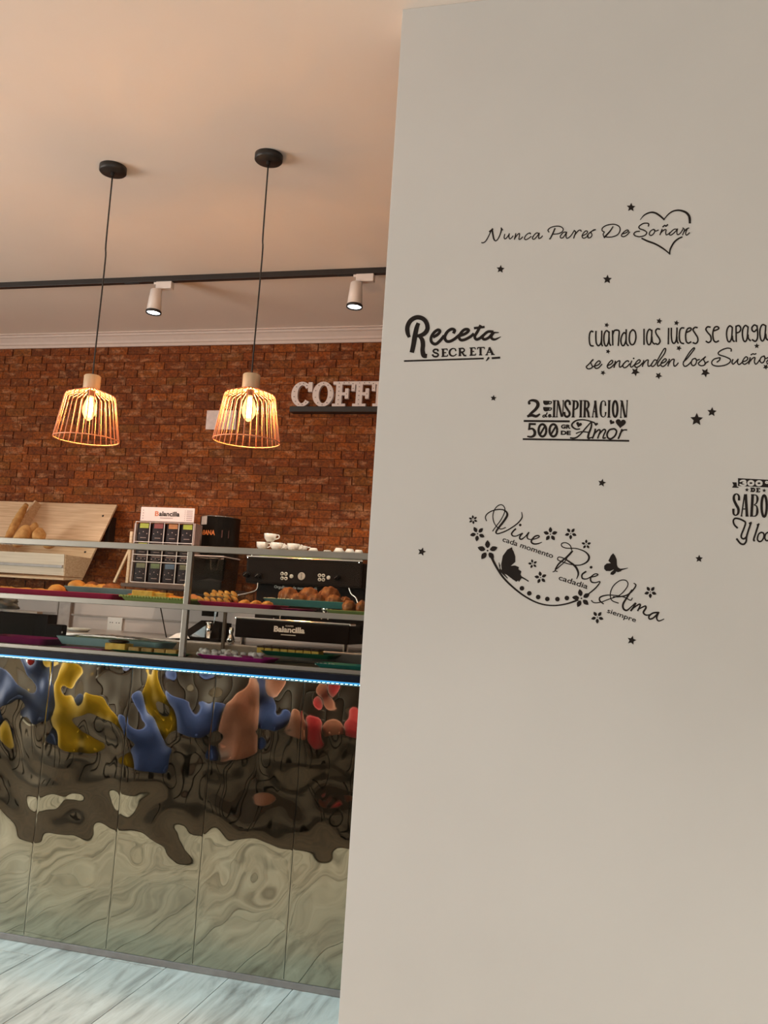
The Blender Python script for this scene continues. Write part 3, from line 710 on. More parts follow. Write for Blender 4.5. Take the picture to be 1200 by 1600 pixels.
d.stroke([(938, 785), (900, 790), (870, 815), (876, 836), (906, 826), (947, 783)], 9); d.stroke([(947, 783), (930, 825), (946, 851), (988, 836)], (9, 9, 7, 4))
d.end('word_ama')
d.begin(); d.text('siempre', (540, 785), (764, 862), 48, 0.012); d.end('word_siempre')
def flower(cx, cy, r, rot, n=5):
    d.frame(0, 0, 1); d.begin()
    for i in range(n):
        a = rot+2*PI*i/n; ux, uy = math.sin(a), -math.cos(a); vx, vy = -uy, ux
        d.poly([(cx+r*(u_*ux+v_*vx), cy+r*(u_*uy+v_*vy)) for u_, v_ in ((0.22, 0), (0.36, 0.17), (0.58, 0.25), (0.80, 0.17), (1.0, 0), (0.80, -0.17), (0.58, -0.25), (0.36, -0.17))])
    d.disc((cx, cy), r*0.09); d.end('flower')
for cx, cy, r, ro in ((746.2, 834, 12.2, -0.5), (761.8, 860.3, 16.5, 0), (860, 834.8, 11.5, 0), (891.8, 833.5, 9.7, -0.6), (832.4, 881, 7.5, -0.2), (844.8, 902.4, 10, -0.15), (916, 850.6, 7.8, 0), (908.5, 935, 15, -0.2), (933.4, 964.3, 10.2, -0.6), (1016.3, 925, 10, -0.6)): flower(cx, cy, r, ro)
flower(739.2, 812, 7.2, -0.1, 6)
d.frame(640, 760, 4.615)
for c in ((810, 735), (863, 771), (927, 798), (993, 812), (1066, 813), (1134, 805)): d.begin(); d.disc(c, 17); d.end('dot')
d.begin(); d.stroke([(592, 512), (620, 570), (670, 650), (740, 722), (830, 792), (930, 842), (1030, 859), (1130, 847), (1215, 818)], (17, 15, 13, 12, 11, 10, 9, 10, 12)); d.end('curved_stem')
d.begin(); d.poly([(738, 438), (705, 455), (672, 500), (660, 560), (664, 600), (650, 602), (662, 620), (700, 637), (740, 668), (770, 688), (782, 678), (790, 688), (800, 672), (812, 655), (800, 635), (806, 612), (785, 598), (788, 582), (760, 570), (730, 573), (762, 545), (762, 505), (750, 468), (742, 455)])
d.stroke([(808, 655), (832, 668), (857, 684)], (8, 6, 5)); d.stroke([(650, 600), (672, 625), (706, 662)], (12, 9, 3)); d.stroke([(656, 605), (648, 575), (645, 550)], 3); d.stroke([(660, 605), (652, 590), (652, 565)], 3)
d.end('butterfly')
d.frame(840, 800, 5)
d.begin(); d.poly([(590, 322), (572, 340), (552, 382), (572, 400), (540, 402), (520, 420), (520, 445), (535, 461), (565, 462), (598, 448), (572, 472), (568, 488), (590, 492), (610, 476), (612, 466), (630, 470), (655, 462), (650, 445), (628, 432), (620, 415), (618, 370), (605, 340)])
d.stroke([(630, 455), (665, 447), (705, 438)], (22, 10, 4)); d.end('butterfly')

# --- loose stars
def star(px, py, r, rot, label):
    d = Decal('star_sticker', px, py, label, 'black star stickers on the partition wall'); bmx = B(); d.bm = bmx; d.frame(0, 0, 1); d.star((px, py), r, rot, 0.47)
    d.bm.normal_update()
    for f in d.bm.faces:
        if f.normal.y > 0: f.normal_flip()
    bmesh.ops.translate(d.bm, verts=d.bm.verts, vec=-Vector(d.root.location))
    me = bpy.data.meshes.new('star_sticker'); d.bm.to_mesh(me); d.bm.free(); me.materials.append(M_black)
    o = bpy.data.objects.new('star_sticker', me); COL.objects.link(o); o.location = d.root.location
    tag(o, label, 'wall sticker', 'black star stickers on the partition wall'); bpy.data.objects.remove(d.root)
for a in ((986, 324, 7.2, 0.05, 'black star sticker just left of the heart top, highest on the wall'), (782, 420.5, 6.6, 0.1, 'black star sticker below the word Nunca'), (949, 436.5, 7.5, 0.05, 'black star sticker below the word De, above cuando'),
          (771, 622, 5, 0.1, 'small black star sticker left of the numeral 2 of INSPIRACION'), (1088.5, 655.5, 10.5, 0.03, 'largest black star sticker, right of INSPIRACION'), (1112.3, 643.7, 7.8, 0.08, 'black star sticker up and right of the largest star'),
          (940.5, 754.5, 6.6, 0.2, 'black star sticker below the rules under Amor'), (659, 862, 6.8, 0.3, 'lone black star sticker near the left edge of the partition wall'), (987, 1000.5, 7.5, 0.25, 'lowest black star sticker, under the word siempre'), (1092.3, 873, 6.3, 0.05, 'black star sticker alone left of the script Y loc'),
          (947.9, 507.9, 4.2, 0.3, 'tiny black star sticker above the u of cuando'), (1030, 501.6, 5, 0.2, 'small black star sticker above the word las'), (1057, 504.6, 4.6, 0.2, 'small black star sticker above the u of luces'),
          (950, 549.2, 4, 0.3, 'tiny black star sticker under the word cuando'), (1060.7, 544, 4.6, 0.4, 'small black star sticker under the word luces'), (942.2, 582.5, 4.3, 0.5, 'tiny black star sticker under the script word se'),
          (992.6, 581, 7.2, 0.5, 'black star sticker touching the bottom of encienden'), (1029, 587, 5.8, 0.5, 'black star sticker under the end of encienden'), (1102, 582.3, 7.6, 0.5, 'black star sticker under the gap between los and Sueños'),
          (1182.4, 540.6, 4.5, 0.0, 'small black star sticker under the g of apagan'), (1196.5, 573.3, 4.8, 0.5, 'small black star sticker under the end of Sueños by the frame edge')): star(*a)

# ================================================================== CEILING FITTINGS
def pendant(px_c, py_c, base_px, label):
    cp = at(px_c, py_c, 3.13); x, y = cp.x, 3.13
    t = thing('pendant_lamp', (x, y, CEIL-0.026), label, 'pendant lamp', 'copper cage pendant lamps over the counter')
    b = B(); lathe(b, [(0.0, -0.026), (0.052, -0.026), (0.0555, -0.022), (0.0555, 0.0), (0, 0)], (x, y, CEIL), 32); obj('canopy', b, M_blackm, t, True).data.materials[0]
    b = B(); lathe(b, [(0.008, -0.04), (0.008, -0.026)], (x, y, CEIL), 10); obj('cord_grip', b, M_blackm, t)
    px, py = base_px; q = at(px, py, 3.12)
    zt = q.z; zc = zt-0.062; zs = zc-0.024; zb = zt-0.262
    xs, ys = q.x, 3.12
    b = B(); pts = catmull([(x, y, CEIL-0.03), (x+0.002, y, CEIL-0.33), (x*0.4+xs*0.6+0.004, (y+ys)/2, CEIL-0.42), (xs, ys, zt+0.1), (xs, ys, zt-0.002)], n=5); tube(b, pts, 0.0032, 6); obj('cord', b, M_blackm, t, True)
    b = B(); lathe(b, [(0, 0), (0.030, 0), (0.0335, -0.004), (0.0335, -0.058), (0.030, -0.062), (0, -0.062)], (xs, ys, zt), 28); obj('wooden_cap', b, M_woodcap, t, True)
    NW = 30; rt, rsd, rb = 0.034, 0.099, 0.127
    cage = B()
    for i in range(NW):
        a = 2*PI*i/NW; c, s = math.cos(a), math.sin(a)
        tube(cage, [(xs+c*rt, ys+s*rt, zc+0.003), (xs+c*rsd*0.96, ys+s*rsd*0.96, zs+0.003), (xs+c*rsd, ys+s*rsd, zs-0.006), (xs+c*rb, ys+s*rb, zb)], 0.0021, 5)
    cg = obj('cage', cage, M_copper, t, True)
    for nm, r, z in (('bottom_ring', rb, zb), ('collar_ring', rt, zc+0.002)):
        b = B(); tube(b, [(xs+r*math.cos(2*PI*i/40), ys+r*math.sin(2*PI*i/40), z) for i in range(40)], 0.0024, 6, True); obj(nm, b, M_copper, t, True)
    b = B(); lathe(b, [(0.015, 0), (0.015, -0.022), (0.012, -0.026)], (xs, ys, zc), 16); obj('bulb_socket', b, M_blackm, t)
    b = B(); lathe(b, [(0.012, -0.020), (0.014, -0.032), (0.021, -0.050), (0.027, -0.072), (0.026, -0.092), (0.017, -0.112), (0.005, -0.123), (0, -0.124)], (xs, ys, zc), 24); bl = obj('bulb', b, M_bulbglass, t, True)
    b = B()
    for i in range(6):
        a = 2*PI*i/6; c, s = math.cos(a), math.sin(a)
        tube(b, [(xs+c*0.005, ys+s*0.005, zc-0.030), (xs+c*0.012, ys+s*0.012, zc-0.060), (xs+c*0.008, ys+s*0.008, zc-0.108)], 0.0020, 5)
    obj('filament', b, M_fil, bl)
    l = bpy.data.lights.new('bulb_light', 'POINT'); l.energy = 26; l.color = (1.0, 0.45, 0.14); l.shadow_soft_size = 0.02
    o = bpy.data.objects.new('bulb_light', l); COL.objects.link(o); o.location = (xs, ys, zc-0.085)
pendant(177, 262, (145, 587), 'copper wire cage pendant lamp on the left, hanging over the bread end')
pendant(420, 246, (393.5, 585), 'copper wire cage pendant lamp nearest the COFFEE sign')

# lighting track
ZT = CEIL
b = B(); box(b, -5.6, 4.28, ZT-0.03, 3.2, 4.315, ZT, 0.002)
tr = tag(obj('lighting_track', b, M_blackm), 'long black track along the ceiling carrying white spotlights', 'lighting track')
for k in range(7):
    xx = -5.2+k*1.25
    if abs(xx+2.3) < 0.3: continue
    b = B(); box(b, xx, 4.290, ZT-0.034, xx+0.09, 4.305, ZT-0.029, 0.001); obj('track_clip', b, M_blackm, tr)
def spot_at(xx, Y, label, energy, size, col, tilt=(R(10), R(7)), group='white spotlights on the ceiling track'):
    t = thing('track_spotlight', (xx, Y, ZT-0.03), label, 'spotlight', group)
    b = B(); box(b, xx-0.01, Y-0.018, ZT-0.072, xx+0.085, Y+0.018, ZT-0.031, 0.004); obj('adaptor', b, M_white, t)
    b = B(); box(b, xx-0.026, Y-0.012, ZT-0.045, xx-0.010, Y+0.012, ZT-0.032, 0.002); obj('contact_block', b, M_white, t)
    b = B(); tube(b, [(xx+0.012, Y, ZT-0.070), (xx+0.006, Y, ZT-0.095)], 0.011, 10); box(b, xx-0.012, Y-0.006, ZT-0.112, xx+0.010, Y+0.006, ZT-0.085, 0.002); obj('yoke', b, M_white, t)
    rot = Matrix.Rotation(R(3), 3, 'X')
    c = (xx-0.006, Y-0.012, ZT-0.078)
    b = B(); lathe(b, [(0, 0), (0.027, 0), (0.031, -0.004), (0.040, -0.128), (0.038, -0.128), (0.034, -0.110)], c, 28, rot.inverted(), cap=False); obj('head', b, M_white, t, True)
    b = B(); lathe(b, [(0.0400, -0.122), (0.0425, -0.124), (0.0425, -0.136), (0.037, -0.137), (0.036, -0.126)], c, 28, rot.inverted(), cap=False); obj('bezel', b, M_blackm, t, True)
    b = B(); lathe(b, [(0, -0.129), (0.0355, -0.129)], c, 28, rot.inverted(), cap=False); obj('lens', b, M_spotface, t)
    l = bpy.data.lights.new('spot_beam', 'SPOT'); l.energy = energy; l.color = col; l.spot_size = R(size); l.spot_blend = 1.0; l.shadow_soft_size = 0.03
    o = bpy.data.objects.new('spot_beam', l); COL.objects.link(o); v = rot.inverted() @ Vector((0, 0, -0.145)); o.location = Vector(c)+v
    o.rotation_euler = (tilt[0], tilt[1], 0)
spot_at(at(249, 438, 4.297).x, 4.297, 'white track spotlight between the two pendant cords', 60, 90, (1.0, 0.86, 0.72))
spot_at(at(561, 424, 4.297).x, 4.297, 'white track spotlight at the right by the partition wall', 60, 90, (1.0, 0.86, 0.72))
# assumed second track, unseen, added so its spots brighten floor and ceiling
b = B(); box(b, -5.6, 0.883, ZT-0.03, 3.2, 0.918, ZT, 0.002)
tag(obj('lighting_track', b, M_blackm), 'second black ceiling track, over the seating behind the photographer', 'lighting track')
for k, xx in enumerate((-4.8, -3.3, -1.8, -0.3, 1.2, 2.7)):
    spot_at(xx, 0.90, 'white spotlight on the track over the seating, %s' % ('above the scarlet chair', 'above the yellow chair', 'above the salmon chair', 'above the photographer', 'right of the photographer', 'farthest right')[k], 150, 84, (1.0, 0.94, 0.84), (R(6), 0), 'spotlights over the seating')

# ================================================================== ITEMS ON THE BRICK WALL
# COFFEE sign
p0 = at(456, 634, YB-0.05); zb = at(500, 636, YB-0.05).z; zt = at(500, 597, YB-0.05).z
sg = thing('coffee_sign', (p0.x+0.3, YB-0.03, zb), 'white slab letters spelling COFFEE with bulb holes on a black ledge', 'sign')
M_sign = mat('sign_white', (0.76, 0.66, 0.62), 0.6, var=0.03); M_hole = mat('bulb_hole', (0.16, 0.12, 0.11), 0.5)
b = B(); box(b, p0.x-0.005, YB-0.075, zb-0.035, p0.x+0.86, YB-0.004, zb-0.001, 0.002); obj('ledge', b, M_blackm, sg)
hh = zt-zb
def letter(kind, x, w):
    Yf, Yk = YB-0.060, YB-0.036
    b = B(); X = lambda u: x+u*w; Z = lambda v: zb+v*hh; cnt = [0]
    def bx(u0, v0, u1, v1): cnt[0] += 1; box(b, X(u0), Yf-0.00025*cnt[0], Z(v0), X(u1), Yk, Z(v1))
    holes = []
    if kind in 'OC':
        n = 32; a0, a1 = (0, 2*PI) if kind == 'O' else (R(38), R(322))
        out, inn = [], []
        for i in range(n+1):
            a = a0+(a1-a0)*i/n
            out.append((0.5+0.5*math.cos(a), 0.5+0.5*math.sin(a))); inn.append((0.52+0.22*math.cos(a), 0.5+0.36*math.sin(a)))
        for i in range(n):
            prism(b, [(X(out[i][0]), Yf, Z(out[i][1])), (X(out[i+1][0]), Yf, Z(out[i+1][1])), (X(inn[i+1][0]), Yf, Z(inn[i+1][1])), (X(inn[i][0]), Yf, Z(inn[i][1]))], (0, Yk-Yf, 0))
        for i in range(10):
            a = a0+(a1-a0)*(i+0.5)/10; holes.append((0.51+0.37*math.cos(a), 0.5+0.43*math.sin(a)))
        if kind == 'C': bx(0.80, 0.60, 1.0, 0.98)
    else:
        bx(0.14, 0, 0.42, 1); bx(0.0, 0, 0.60 if kind == 'F' else 1.0, 0.12); bx(0, 0.88, 1.0, 1.0); bx(0.84, 0.62, 1.0, 1.0); bx(0.4, 0.45, 0.62, 0.57); bx(0.56, 0.32, 0.72, 0.72)
        if kind == 'E': bx(0.84, 0, 1.0, 0.38)
        holes += [(0.28, v) for v in (0.1, 0.27, 0.44, 0.61, 0.78, 0.93)]+[(0.5, 0.94), (0.72, 0.94), (0.9, 0.9), (0.92, 0.72), (0.64, 0.5)]
    o = obj('letter', b, M_sign, sg)
    hb = B()
    for u, v in holes: lathe(hb, [(0, 0), (0.0032, 0), (0.0032, 0.002)], (X(u), Yf-0.0030, Z(v)), 6, Matrix.Rotation(R(90), 3, 'X'))
    obj('bulb_holes', hb, M_hole, o)
xs = [at(px, 620, YB-0.05).x for px in (455.5, 488.5, 520, 551.5, 583)]
wl = xs[1]-xs[0]
for k, ch in enumerate('COFFEE'):
    x = xs[k] if k < 5 else xs[4]+wl
    letter(ch, x+0.001, wl-0.004 if ch in 'OC' else wl+0.002)
# blank plate
a = at(325, 642, YB); c = at(369, 672, YB)
b = B(); box(b, a.x, YB-0.016, c.z, c.x, YB-0.003, a.z, 0.003)
pl = tag(obj('blank_plate', b, mat('pinkish_white_plate', (0.76, 0.62, 0.58), 0.5)), 'blank white rectangular plate on the brick behind the right pendant', 'wall plate')
b = B(); box(b, a.x+0.012, YB-0.0185, c.z+0.012, c.x-0.012, YB-0.0155, a.z-0.012, 0.001); obj('cover', b, MATS['pinkish_white_plate'], pl)
# socket
a = at(170, 964, YB); c = at(191, 986, YB)
b = B(); box(b, a.x, YB-0.012, c.z, c.x, YB+0.003, a.z, 0.003)
so = tag(obj('wall_socket', b, M_white), 'white double wall socket on the pale wall under the coffee rack', 'socket')
b = B()
for k in (0.2, 0.35, 0.62, 0.8):
    xx = a.x+(c.x-a.x)*k; lathe(b, [(0, 0), (0.004, 0)], (xx, YB-0.0125, (a.z+c.z)/2+0.008), 8, Matrix.Rotation(R(90), 3, 'X'), cap=False)
obj('socket_holes', b, M_blackm, so)
# trunking and grey strip painting the shadow line across the wall
b = B(); box(b, at(91, 950, YB).x, YB-0.022, 0.95, at(113, 950, YB).x, YB+0.003, 1.262, 0.003)
ct = tag(obj('cable_trunking', b, mat('trunking_white', (0.56, 0.47, 0.43), 0.5)), 'vertical pale cable trunking left of the wall socket', 'trunking')
b = B(); box(b, at(91, 950, YB).x+0.012, YB-0.026, 0.95, at(91, 950, YB).x+0.018, YB-0.021, 1.262); obj('lid_seam', b, mat('seam_grey', (0.3, 0.25, 0.22), 0.6), ct)
b = B(); box(b, XL, YB-0.010, at(150, 962, YB).z-0.008, XR, YB+0.003, at(150, 962, YB).z+0.004, 0.002)
tag(obj('trim_2', b, mat('dado_grey', (0.42, 0.36, 0.33), 0.6)), kind='structure')

# ================================================================== BACK COUNTER
ZW = 1.07
b = B(); box(b, -6.0, 4.36, ZW-0.03, 0.4, YB-0.026, ZW, 0.003)
tag(obj('back_worktop', b, mat('steel_worktop', (0.55, 0.50, 0.46), 0.3, 0.6)), 'long steel-edged worktop under the coffee machine', 'worktop')
M_carc = mat('cabinet_taupe', (0.33, 0.25, 0.20), 0.6, var=0.05)
for k in range(8):
    x0 = -5.98+k*0.78
    t = thing('base_cabinet', (x0+0.39, 4.8, 0), 'taupe base cabinet under the steel worktop, %s' % ('in the left room corner', 'next to the corner one', 'below the far end of the bread bin', 'below the bread loaves', 'below the white dish', 'below the coffee grinder', 'below the espresso machine', 'last on the right, behind the partition')[k], 'cabinet', 'base cabinets under the back worktop')
    b = B(); box(b, x0+0.004, 4.42, 0.0, x0+0.776, 5.2, ZW-0.032, 0.002); obj('body', b, M_carc, t)
    b = B(); box(b, x0+0.008, 4.40, 0.1, x0+0.772, 4.419, ZW-0.04, 0.002); dd = obj('door', b, M_carc, t)
    b = B(); tube(b, [(x0+0.30, 4.385, 0.95), (x0+0.48, 4.385, 0.95)], 0.005, 6); obj('handle', b, M_chrome, dd)

# ---- bread bin
RX = -3.17; FX0 = -4.75
br = thing('bread_display_bin', (-3.9, 5.0, 1.39), 'tilted pine bread display bin with dividers on the brick wall', 'bread bin')
def plankx(b, x0, x1, pa, pb, th):
    """board between the points pa and pb of the y-z plane"""
    dv = Vector((0, pb[0]-pa[0], pb[1]-pa[1])).normalized(); nn = Vector((0, -dv.z, dv.y))*th
    prism(b, [(x0, pa[0], pa[1]), (x0, pb[0], pb[1]), (x0, pb[0]+nn.y, pb[1]+nn.z), (x0, pa[0]+nn.y, pa[1]+nn.z)], (x1-x0, 0, 0))
top = (5.215, 1.875); bot = (4.90, 1.385)
b = B(); plankx(b, FX0, RX, bot, top, 0.014); obj('back_board', b, M_wood, br)
lipx = at(105, 880, 4.73).x
b = B(); plankx(b, FX0, RX, (4.70, 1.372), (4.90, 1.385), -0.012); obj('base_board', b, M_wood, br)
b = B(); plankx(b, FX0, lipx, (4.715, 1.388), (4.700, 1.515), 0.010); lp = obj('front_lip', b, mat('pale_pine', (0.66, 0.56, 0.44), 0.6, col2=(0.78, 0.68, 0.56), scale=9, stretch=(0.6, 6, 12)), br)
b = B(); box(b, FX0, 4.688, 1.432, lipx-0.005, 4.696, 1.448, 0.001); obj('label_rail', b, mat('label_rail_grey', (0.30, 0.27, 0.26), 0.4), lp)  # grey strip standing in for the slot shadow reflected across the lip
for xx in (-3.74, -4.35):
    b = B()
    prism(b, [(xx, 4.715, 1.385), (xx, 4.905, 1.386), (xx, 5.208, 1.858), (xx, 5.13, 1.885), (xx, 4.90, 1.60), (xx, 4.705, 1.515)], (0.012, 0, 0)); obj('divider', b, M_wood, br)
b = B()
for sz in (1.55, 1.80): lathe(b, [(0, 0), (0.007, 0), (0.007, 0.003)], (RX-0.06, 4.90+(sz-1.385)*0.64-0.016, sz), 10, Matrix.Rotation(R(60), 3, 'X'))
obj('screws', b, M_blackm, br)
for xx in (RX-0.045, FX0+0.1): b = B(); box(b, xx, 5.17, 1.60, xx+0.027, 5.245, 1.80, 0.002); obj('wall_bracket', b, M_blackm, br)
M_crust = mat('bread_crust', (0.40, 0.17, 0.04), 0.7, col2=(0.72, 0.42, 0.15), scale=22, bump=0.4)
M_gold = mat('golden_crust', (0.55, 0.22, 0.04), 0.45, col2=(0.85, 0.48, 0.13), scale=26, bump=0.3)
def baguette(pa, pb, r, label):
    b = B(); n = 16; P = []; rr = []
    pa, pb = Vector(pa), Vector(pb)
    for i in range(n+1):
        t = i/n; P.append(pa.lerp(pb, t)+Vector((0, 0, 0.004*math.sin(t*PI)))); rr.append(r*(0.25+0.75*math.sin(PI*min(max(t, 0.03), 0.97))**0.35)*(1+0.07*math.sin(t*40)))
    tube(b, P, rr, 12)
    o = obj('baguette', b, M_crust, None, True); return tag(o, label, 'bread', 'loaves in the bread bin')
def binpt(px, py, Yl): return at(px, py, Yl)
baguette(binpt(9, 846, 4.83), binpt(41, 789, 5.06), 0.026, 'long golden baguette leaning left of the divider')
def loaf(px, py, Y, s, label, rot=0):
    c = at(px, py, Y); b = B(); blob(b, (0, 0, 0), s, 3, 0.10, 6, Matrix.Rotation(rot, 3, 'Y'), seed=px)
    o = obj('loaf', b, M_crust, None, True, loc=c); o.parent = None
    return tag(o, label, 'bread', 'loaves in the bread bin')
loaf(34, 838, 4.79, (0.042, 0.045, 0.08), 'pale scored loaf standing right of the divider', R(30))
loaf(51, 831, 4.875, (0.024, 0.040, 0.064), 'dark brown crusty loaf behind the pale scored loaf', R(15))
loaf(61, 838, 4.83, (0.034, 0.05, 0.055), 'small round brown roll at the right of the loaves')
loaf(76, 850, 4.83, (0.04, 0.04, 0.03), 'flat brown roll lying low in the bread bin')

b = B(); prism(b, [(RX-0.012, 4.705, 1.385), (RX-0.012, 4.905, 1.386), (RX-0.012, 4.985, 1.512), (RX-0.012, 4.70, 1.512)], (0.012, 0, 0)); obj('side_panel', b, M_wood, br)
# ---- coffee packet rack
YR = 4.78
def X(px, py, Y): return at(px, py, Y).x
def Z(px, py, Y): return at(px, py, Y).z
tl = at(213, 815, YR); brr = at(302, 908, YR); bl_ = at(204, 908, YR)
x0, x1, z0, z1 = bl_.x, at(300, 855, YR).x, at(205, 909, YR).z, at(213, 815, YR).z
rk = thing('coffee_packet_rack', ((x0+x1)/2, YR, z0), 'white wire rack of coffee packets with a branded header card', 'display rack')
M_wire = mat('white_wire', (0.74, 0.64, 0.60), 0.4)
rows = [z0, z0+(z1-z0)*0.335, z0+(z1-z0)*0.50, z0+(z1-z0)*0.665, z1]
rows = [z0, Z(208, 877, YR), Z(210, 866, YR), Z(211, 846, YR), z1]
cols = [x0+(x1-x0)*k/4 for k in range(5)]
g = B()
for xx in cols: tube(g, [(xx, YR, z0), (xx, YR, z1)], 0.0028, 6)
for zz in rows: tube(g, [(x0, YR-0.001, zz), (x1, YR-0.001, zz)], 0.0026, 6)
obj('wire_grid', g, M_wire, rk)
b = B(); box(b, x0, YR+0.11, z0-0.004, x1, YR+0.116, z1, 0.001); box(b, x0, YR-0.004, z0-0.008, x1, YR+0.116, z0-0.003); obj('back_panel', b, mat('rack_card', (0.20, 0.13, 0.10), 0.7), rk)
M_side = mat('rack_side_card', (0.42, 0.30, 0.26), 0.7)
b = B(); box(b, x1+0.002, YR+0.002, Z(300, 915, YR), x1+0.010, YR+0.075, Z(305, 818, YR), 0.001); obj('side_panel', b, M_side, rk)
b = B(); box(b, x0-0.010, YR+0.002, z0, x0-0.004, YR+0.12, z1-0.01, 0.001); obj('side_panel', b, M_side, rk)
b = B(); tube(b, [(x0-0.02, YR+0.02, z1-0.12), (x0-0.095, YR-0.02, z0-0.01)], 0.009, 4); obj('strut', b, M_wood, rk)
b = B(); box(b, x0-0.034, YR, z0-0.008, x0-0.018, YR+0.02, z1-0.06, 0.001); obj('stand_leg', b, M_wood, rk)
b = B(); tube(b, [(x1+0.075, YR-0.05, z0+0.11), (x1+0.02, YR-0.10, z0-0.01)], 0.005, 4); obj('strut', b, M_wood, rk)
# header
hx0, hx1 = X(220, 805, YR-0.005), X(304, 805, YR-0.005); hz0, hz1 = Z(220, 814, YR-0.005)+0.001, Z(222, 793, YR-0.005)
b = B(); box(b, hx0, YR-0.008, hz0, hx1, YR-0.003, hz1+0.004, 0.0015); hd = obj('header_card', b, mat('header_pink', (0.80, 0.64, 0.60), 0.6, var=0.02), rk)
hw, hh2 = hx1-hx0, hz1-hz0
label_text('brand_initial', 'B', hx0+hw*0.27, hz0+hh2*0.40, hx0+hw*0.345, hz0+hh2*0.76, YR-0.0092, mat('brand_orange', (0.60, 0.16, 0.07), 0.6), hd, 0.02)
label_text('brand_name', 'alancilla', hx0+hw*0.35, hz0+hh2*0.40, hx0+hw*0.73, hz0+hh2*0.76, YR-0.0092, M_black, hd, 0.03)
b = B()
for k in range(6): box(b, hx0+hw*0.86, YR-0.0088, hz0+hh2*(0.12+k*0.14), hx0+hw*0.97, YR-0.0082, hz0+hh2*(0.16+k*0.14)); lathe(b, [(0, 0), (0.0022, 0)], (hx0+hw*0.83, YR-0.0092, hz0+hh2*(0.14+k*0.14)), 6, Matrix.Rotation(R(90), 3, 'X'), cap=False)
for k in range(4): lathe(b, [(0, 0), (0.003, 0)], (hx0+hw*0.05, YR-0.0092, hz0+hh2*(0.2+k*0.2)), 6, Matrix.Rotation(R(90), 3, 'X'), cap=False)
box(b, hx0+hw*0.37, YR-0.0088, hz0+hh2*0.25, hx0+hw*0.61, YR-0.0082, hz0+hh2*0.285); obj('small_print', b, mat('print_grey', (0.25, 0.15, 0.14), 0.7), hd)
# packets, each one a thing
M_pack = mat('packet_dark', (0.018, 0.009, 0.009), 0.5, var=0.2, spec=0.2)
M_plogo = mat('packet_logo', (0.35, 0.22, 0.18), 0.5)
bandc = {'lime green': (0.52, 0.55, 0.03), 'dark red': (0.30, 0.04, 0.03), 'orange': (0.55, 0.20, 0.04), 'olive': (0.14, 0.12, 0.04), 'blue': (0.06, 0.10, 0.16), 'green': (0.12, 0.15, 0.04), 'brown': (0.12, 0.05, 0.03)}
def packet(ci, r0, r1, band, label):
    xa, xb = cols[ci]+0.006, cols[ci+1]-0.006; za, zb_ = r0+0.004, r1-0.004
    t = thing('coffee_packet', ((xa+xb)/2, YR+0.04, za), label, 'coffee packet', 'coffee packets in the wire rack')
    b = B(); box(b, xa, YR+0.012, za, xb, YR+0.07, zb_, 0.006); obj('bag', b, M_pack, t, True)
    zh = zb_-za
    b = B(); w = xb-xa; box(b, xa+w*0.2, YR+0.0095, zb_-zh*0.28, xb-w*0.1, YR+0.0115, zb_-zh*0.03); obj('colour_band', b, mat('band_'+band.replace(' ', '_'), bandc[band], 0.5), t)
    b = B()
    for u in (0.2, 0.5, 0.8): lathe(b, [(0, 0), (0.0035, 0)], (xa+w*u, YR+0.0108, za+zh*(0.52 if u == 0.5 else 0.42)), 6, Matrix.Rotation(R(90), 3, 'X'), cap=False)
    box(b, xa+w*0.3, YR+0.0102, za+zh*0.18, xb-w*0.25, YR+0.0112, za+zh*0.21); obj('print', b, M_plogo, t)
for k, bd in enumerate(('lime green', 'dark red', 'orange', 'lime green')):
    packet(k, rows[3], rows[4], bd, ('dark coffee packet with lime label, top left of the rack', 'dark coffee packet with red label in the top row', 'dark coffee packet with orange label in the top row', 'dark coffee packet with lime label, top right of the rack')[k])
for k, bd in enumerate(('olive', 'green', 'blue', 'olive')):
    packet(k, rows[0], rows[1], bd, ('dark olive-labelled coffee packet, bottom left of the rack', 'dark green-labelled coffee packet, bottom row second from left', 'dark blue-labelled coffee packet in the bottom row', 'dark olive-labelled coffee packet, bottom right of the rack')[k])
for k in range(4):
    packet(k, rows[1], rows[2], 'brown', 'flat dark packet in the low middle row, %s' % ('far left', 'second from left', 'third from left', 'far right')[k])
    packet(k, rows[2], rows[3], ('lime green', 'brown', 'brown', 'brown')[k], 'packet in the row half hidden by the case rail, %s' % ('far left', 'second from left', 'third from left', 'far right')[k])

# ---- black tin
ZSH = z0-0.0085
c = at(341, 860, 5.03); zt_ = Z(340, 809, 5.03); r = (X(370, 830, 5.03)-X(313, 830, 5.03))/2
tn = thing('coffee_tin', (c.x, 5.03, ZSH), 'round black coffee tin with orange lettering and white tag', 'tin')
b = B(); lathe(b, [(0, ZSH), (r, ZSH), (r, zt_-0.008), (r*1.02, zt_-0.006), (r*1.02, zt_), (r*0.96, zt_), (r*0.95, zt_-0.006), (0, zt_-0.006)], (c.x, 5.03, 0), 36); obj('body', b, mat('tin_black', (0.022, 0.020, 0.017), 0.4), tn, True)
b = B(); tube(b, [(c.x+r*1.02*math.cos(2*PI*i/36), 5.03+r*1.02*math.sin(2*PI*i/36), zt_-0.003) for i in range(36)], 0.0022, 6, True); obj('rim', b, M_chrome, tn, True)
def on_cyl(u0, u1, zz0, zz1, rr, fn_pts=None):
    """map (u,v) to the tin's front, angles in degrees from facing the room"""
    def f(u, v):
        a = R(u0+(u1-u0)*u); return Vector((c.x+rr*math.sin(a), 5.03-rr*math.cos(a), zz0+(zz1-zz0)*v))
    return f
tag_b = B(); f = on_cyl(-42, -16, zt_-0.055, zt_-0.003, r*1.025)
for i in range(4):
    q = [f(i/4, 0), f((i+1)/4, 0), f((i+1)/4, 1), f(i/4, 1)]; tag_b.faces.new([tag_b.verts.new(p) for p in q])
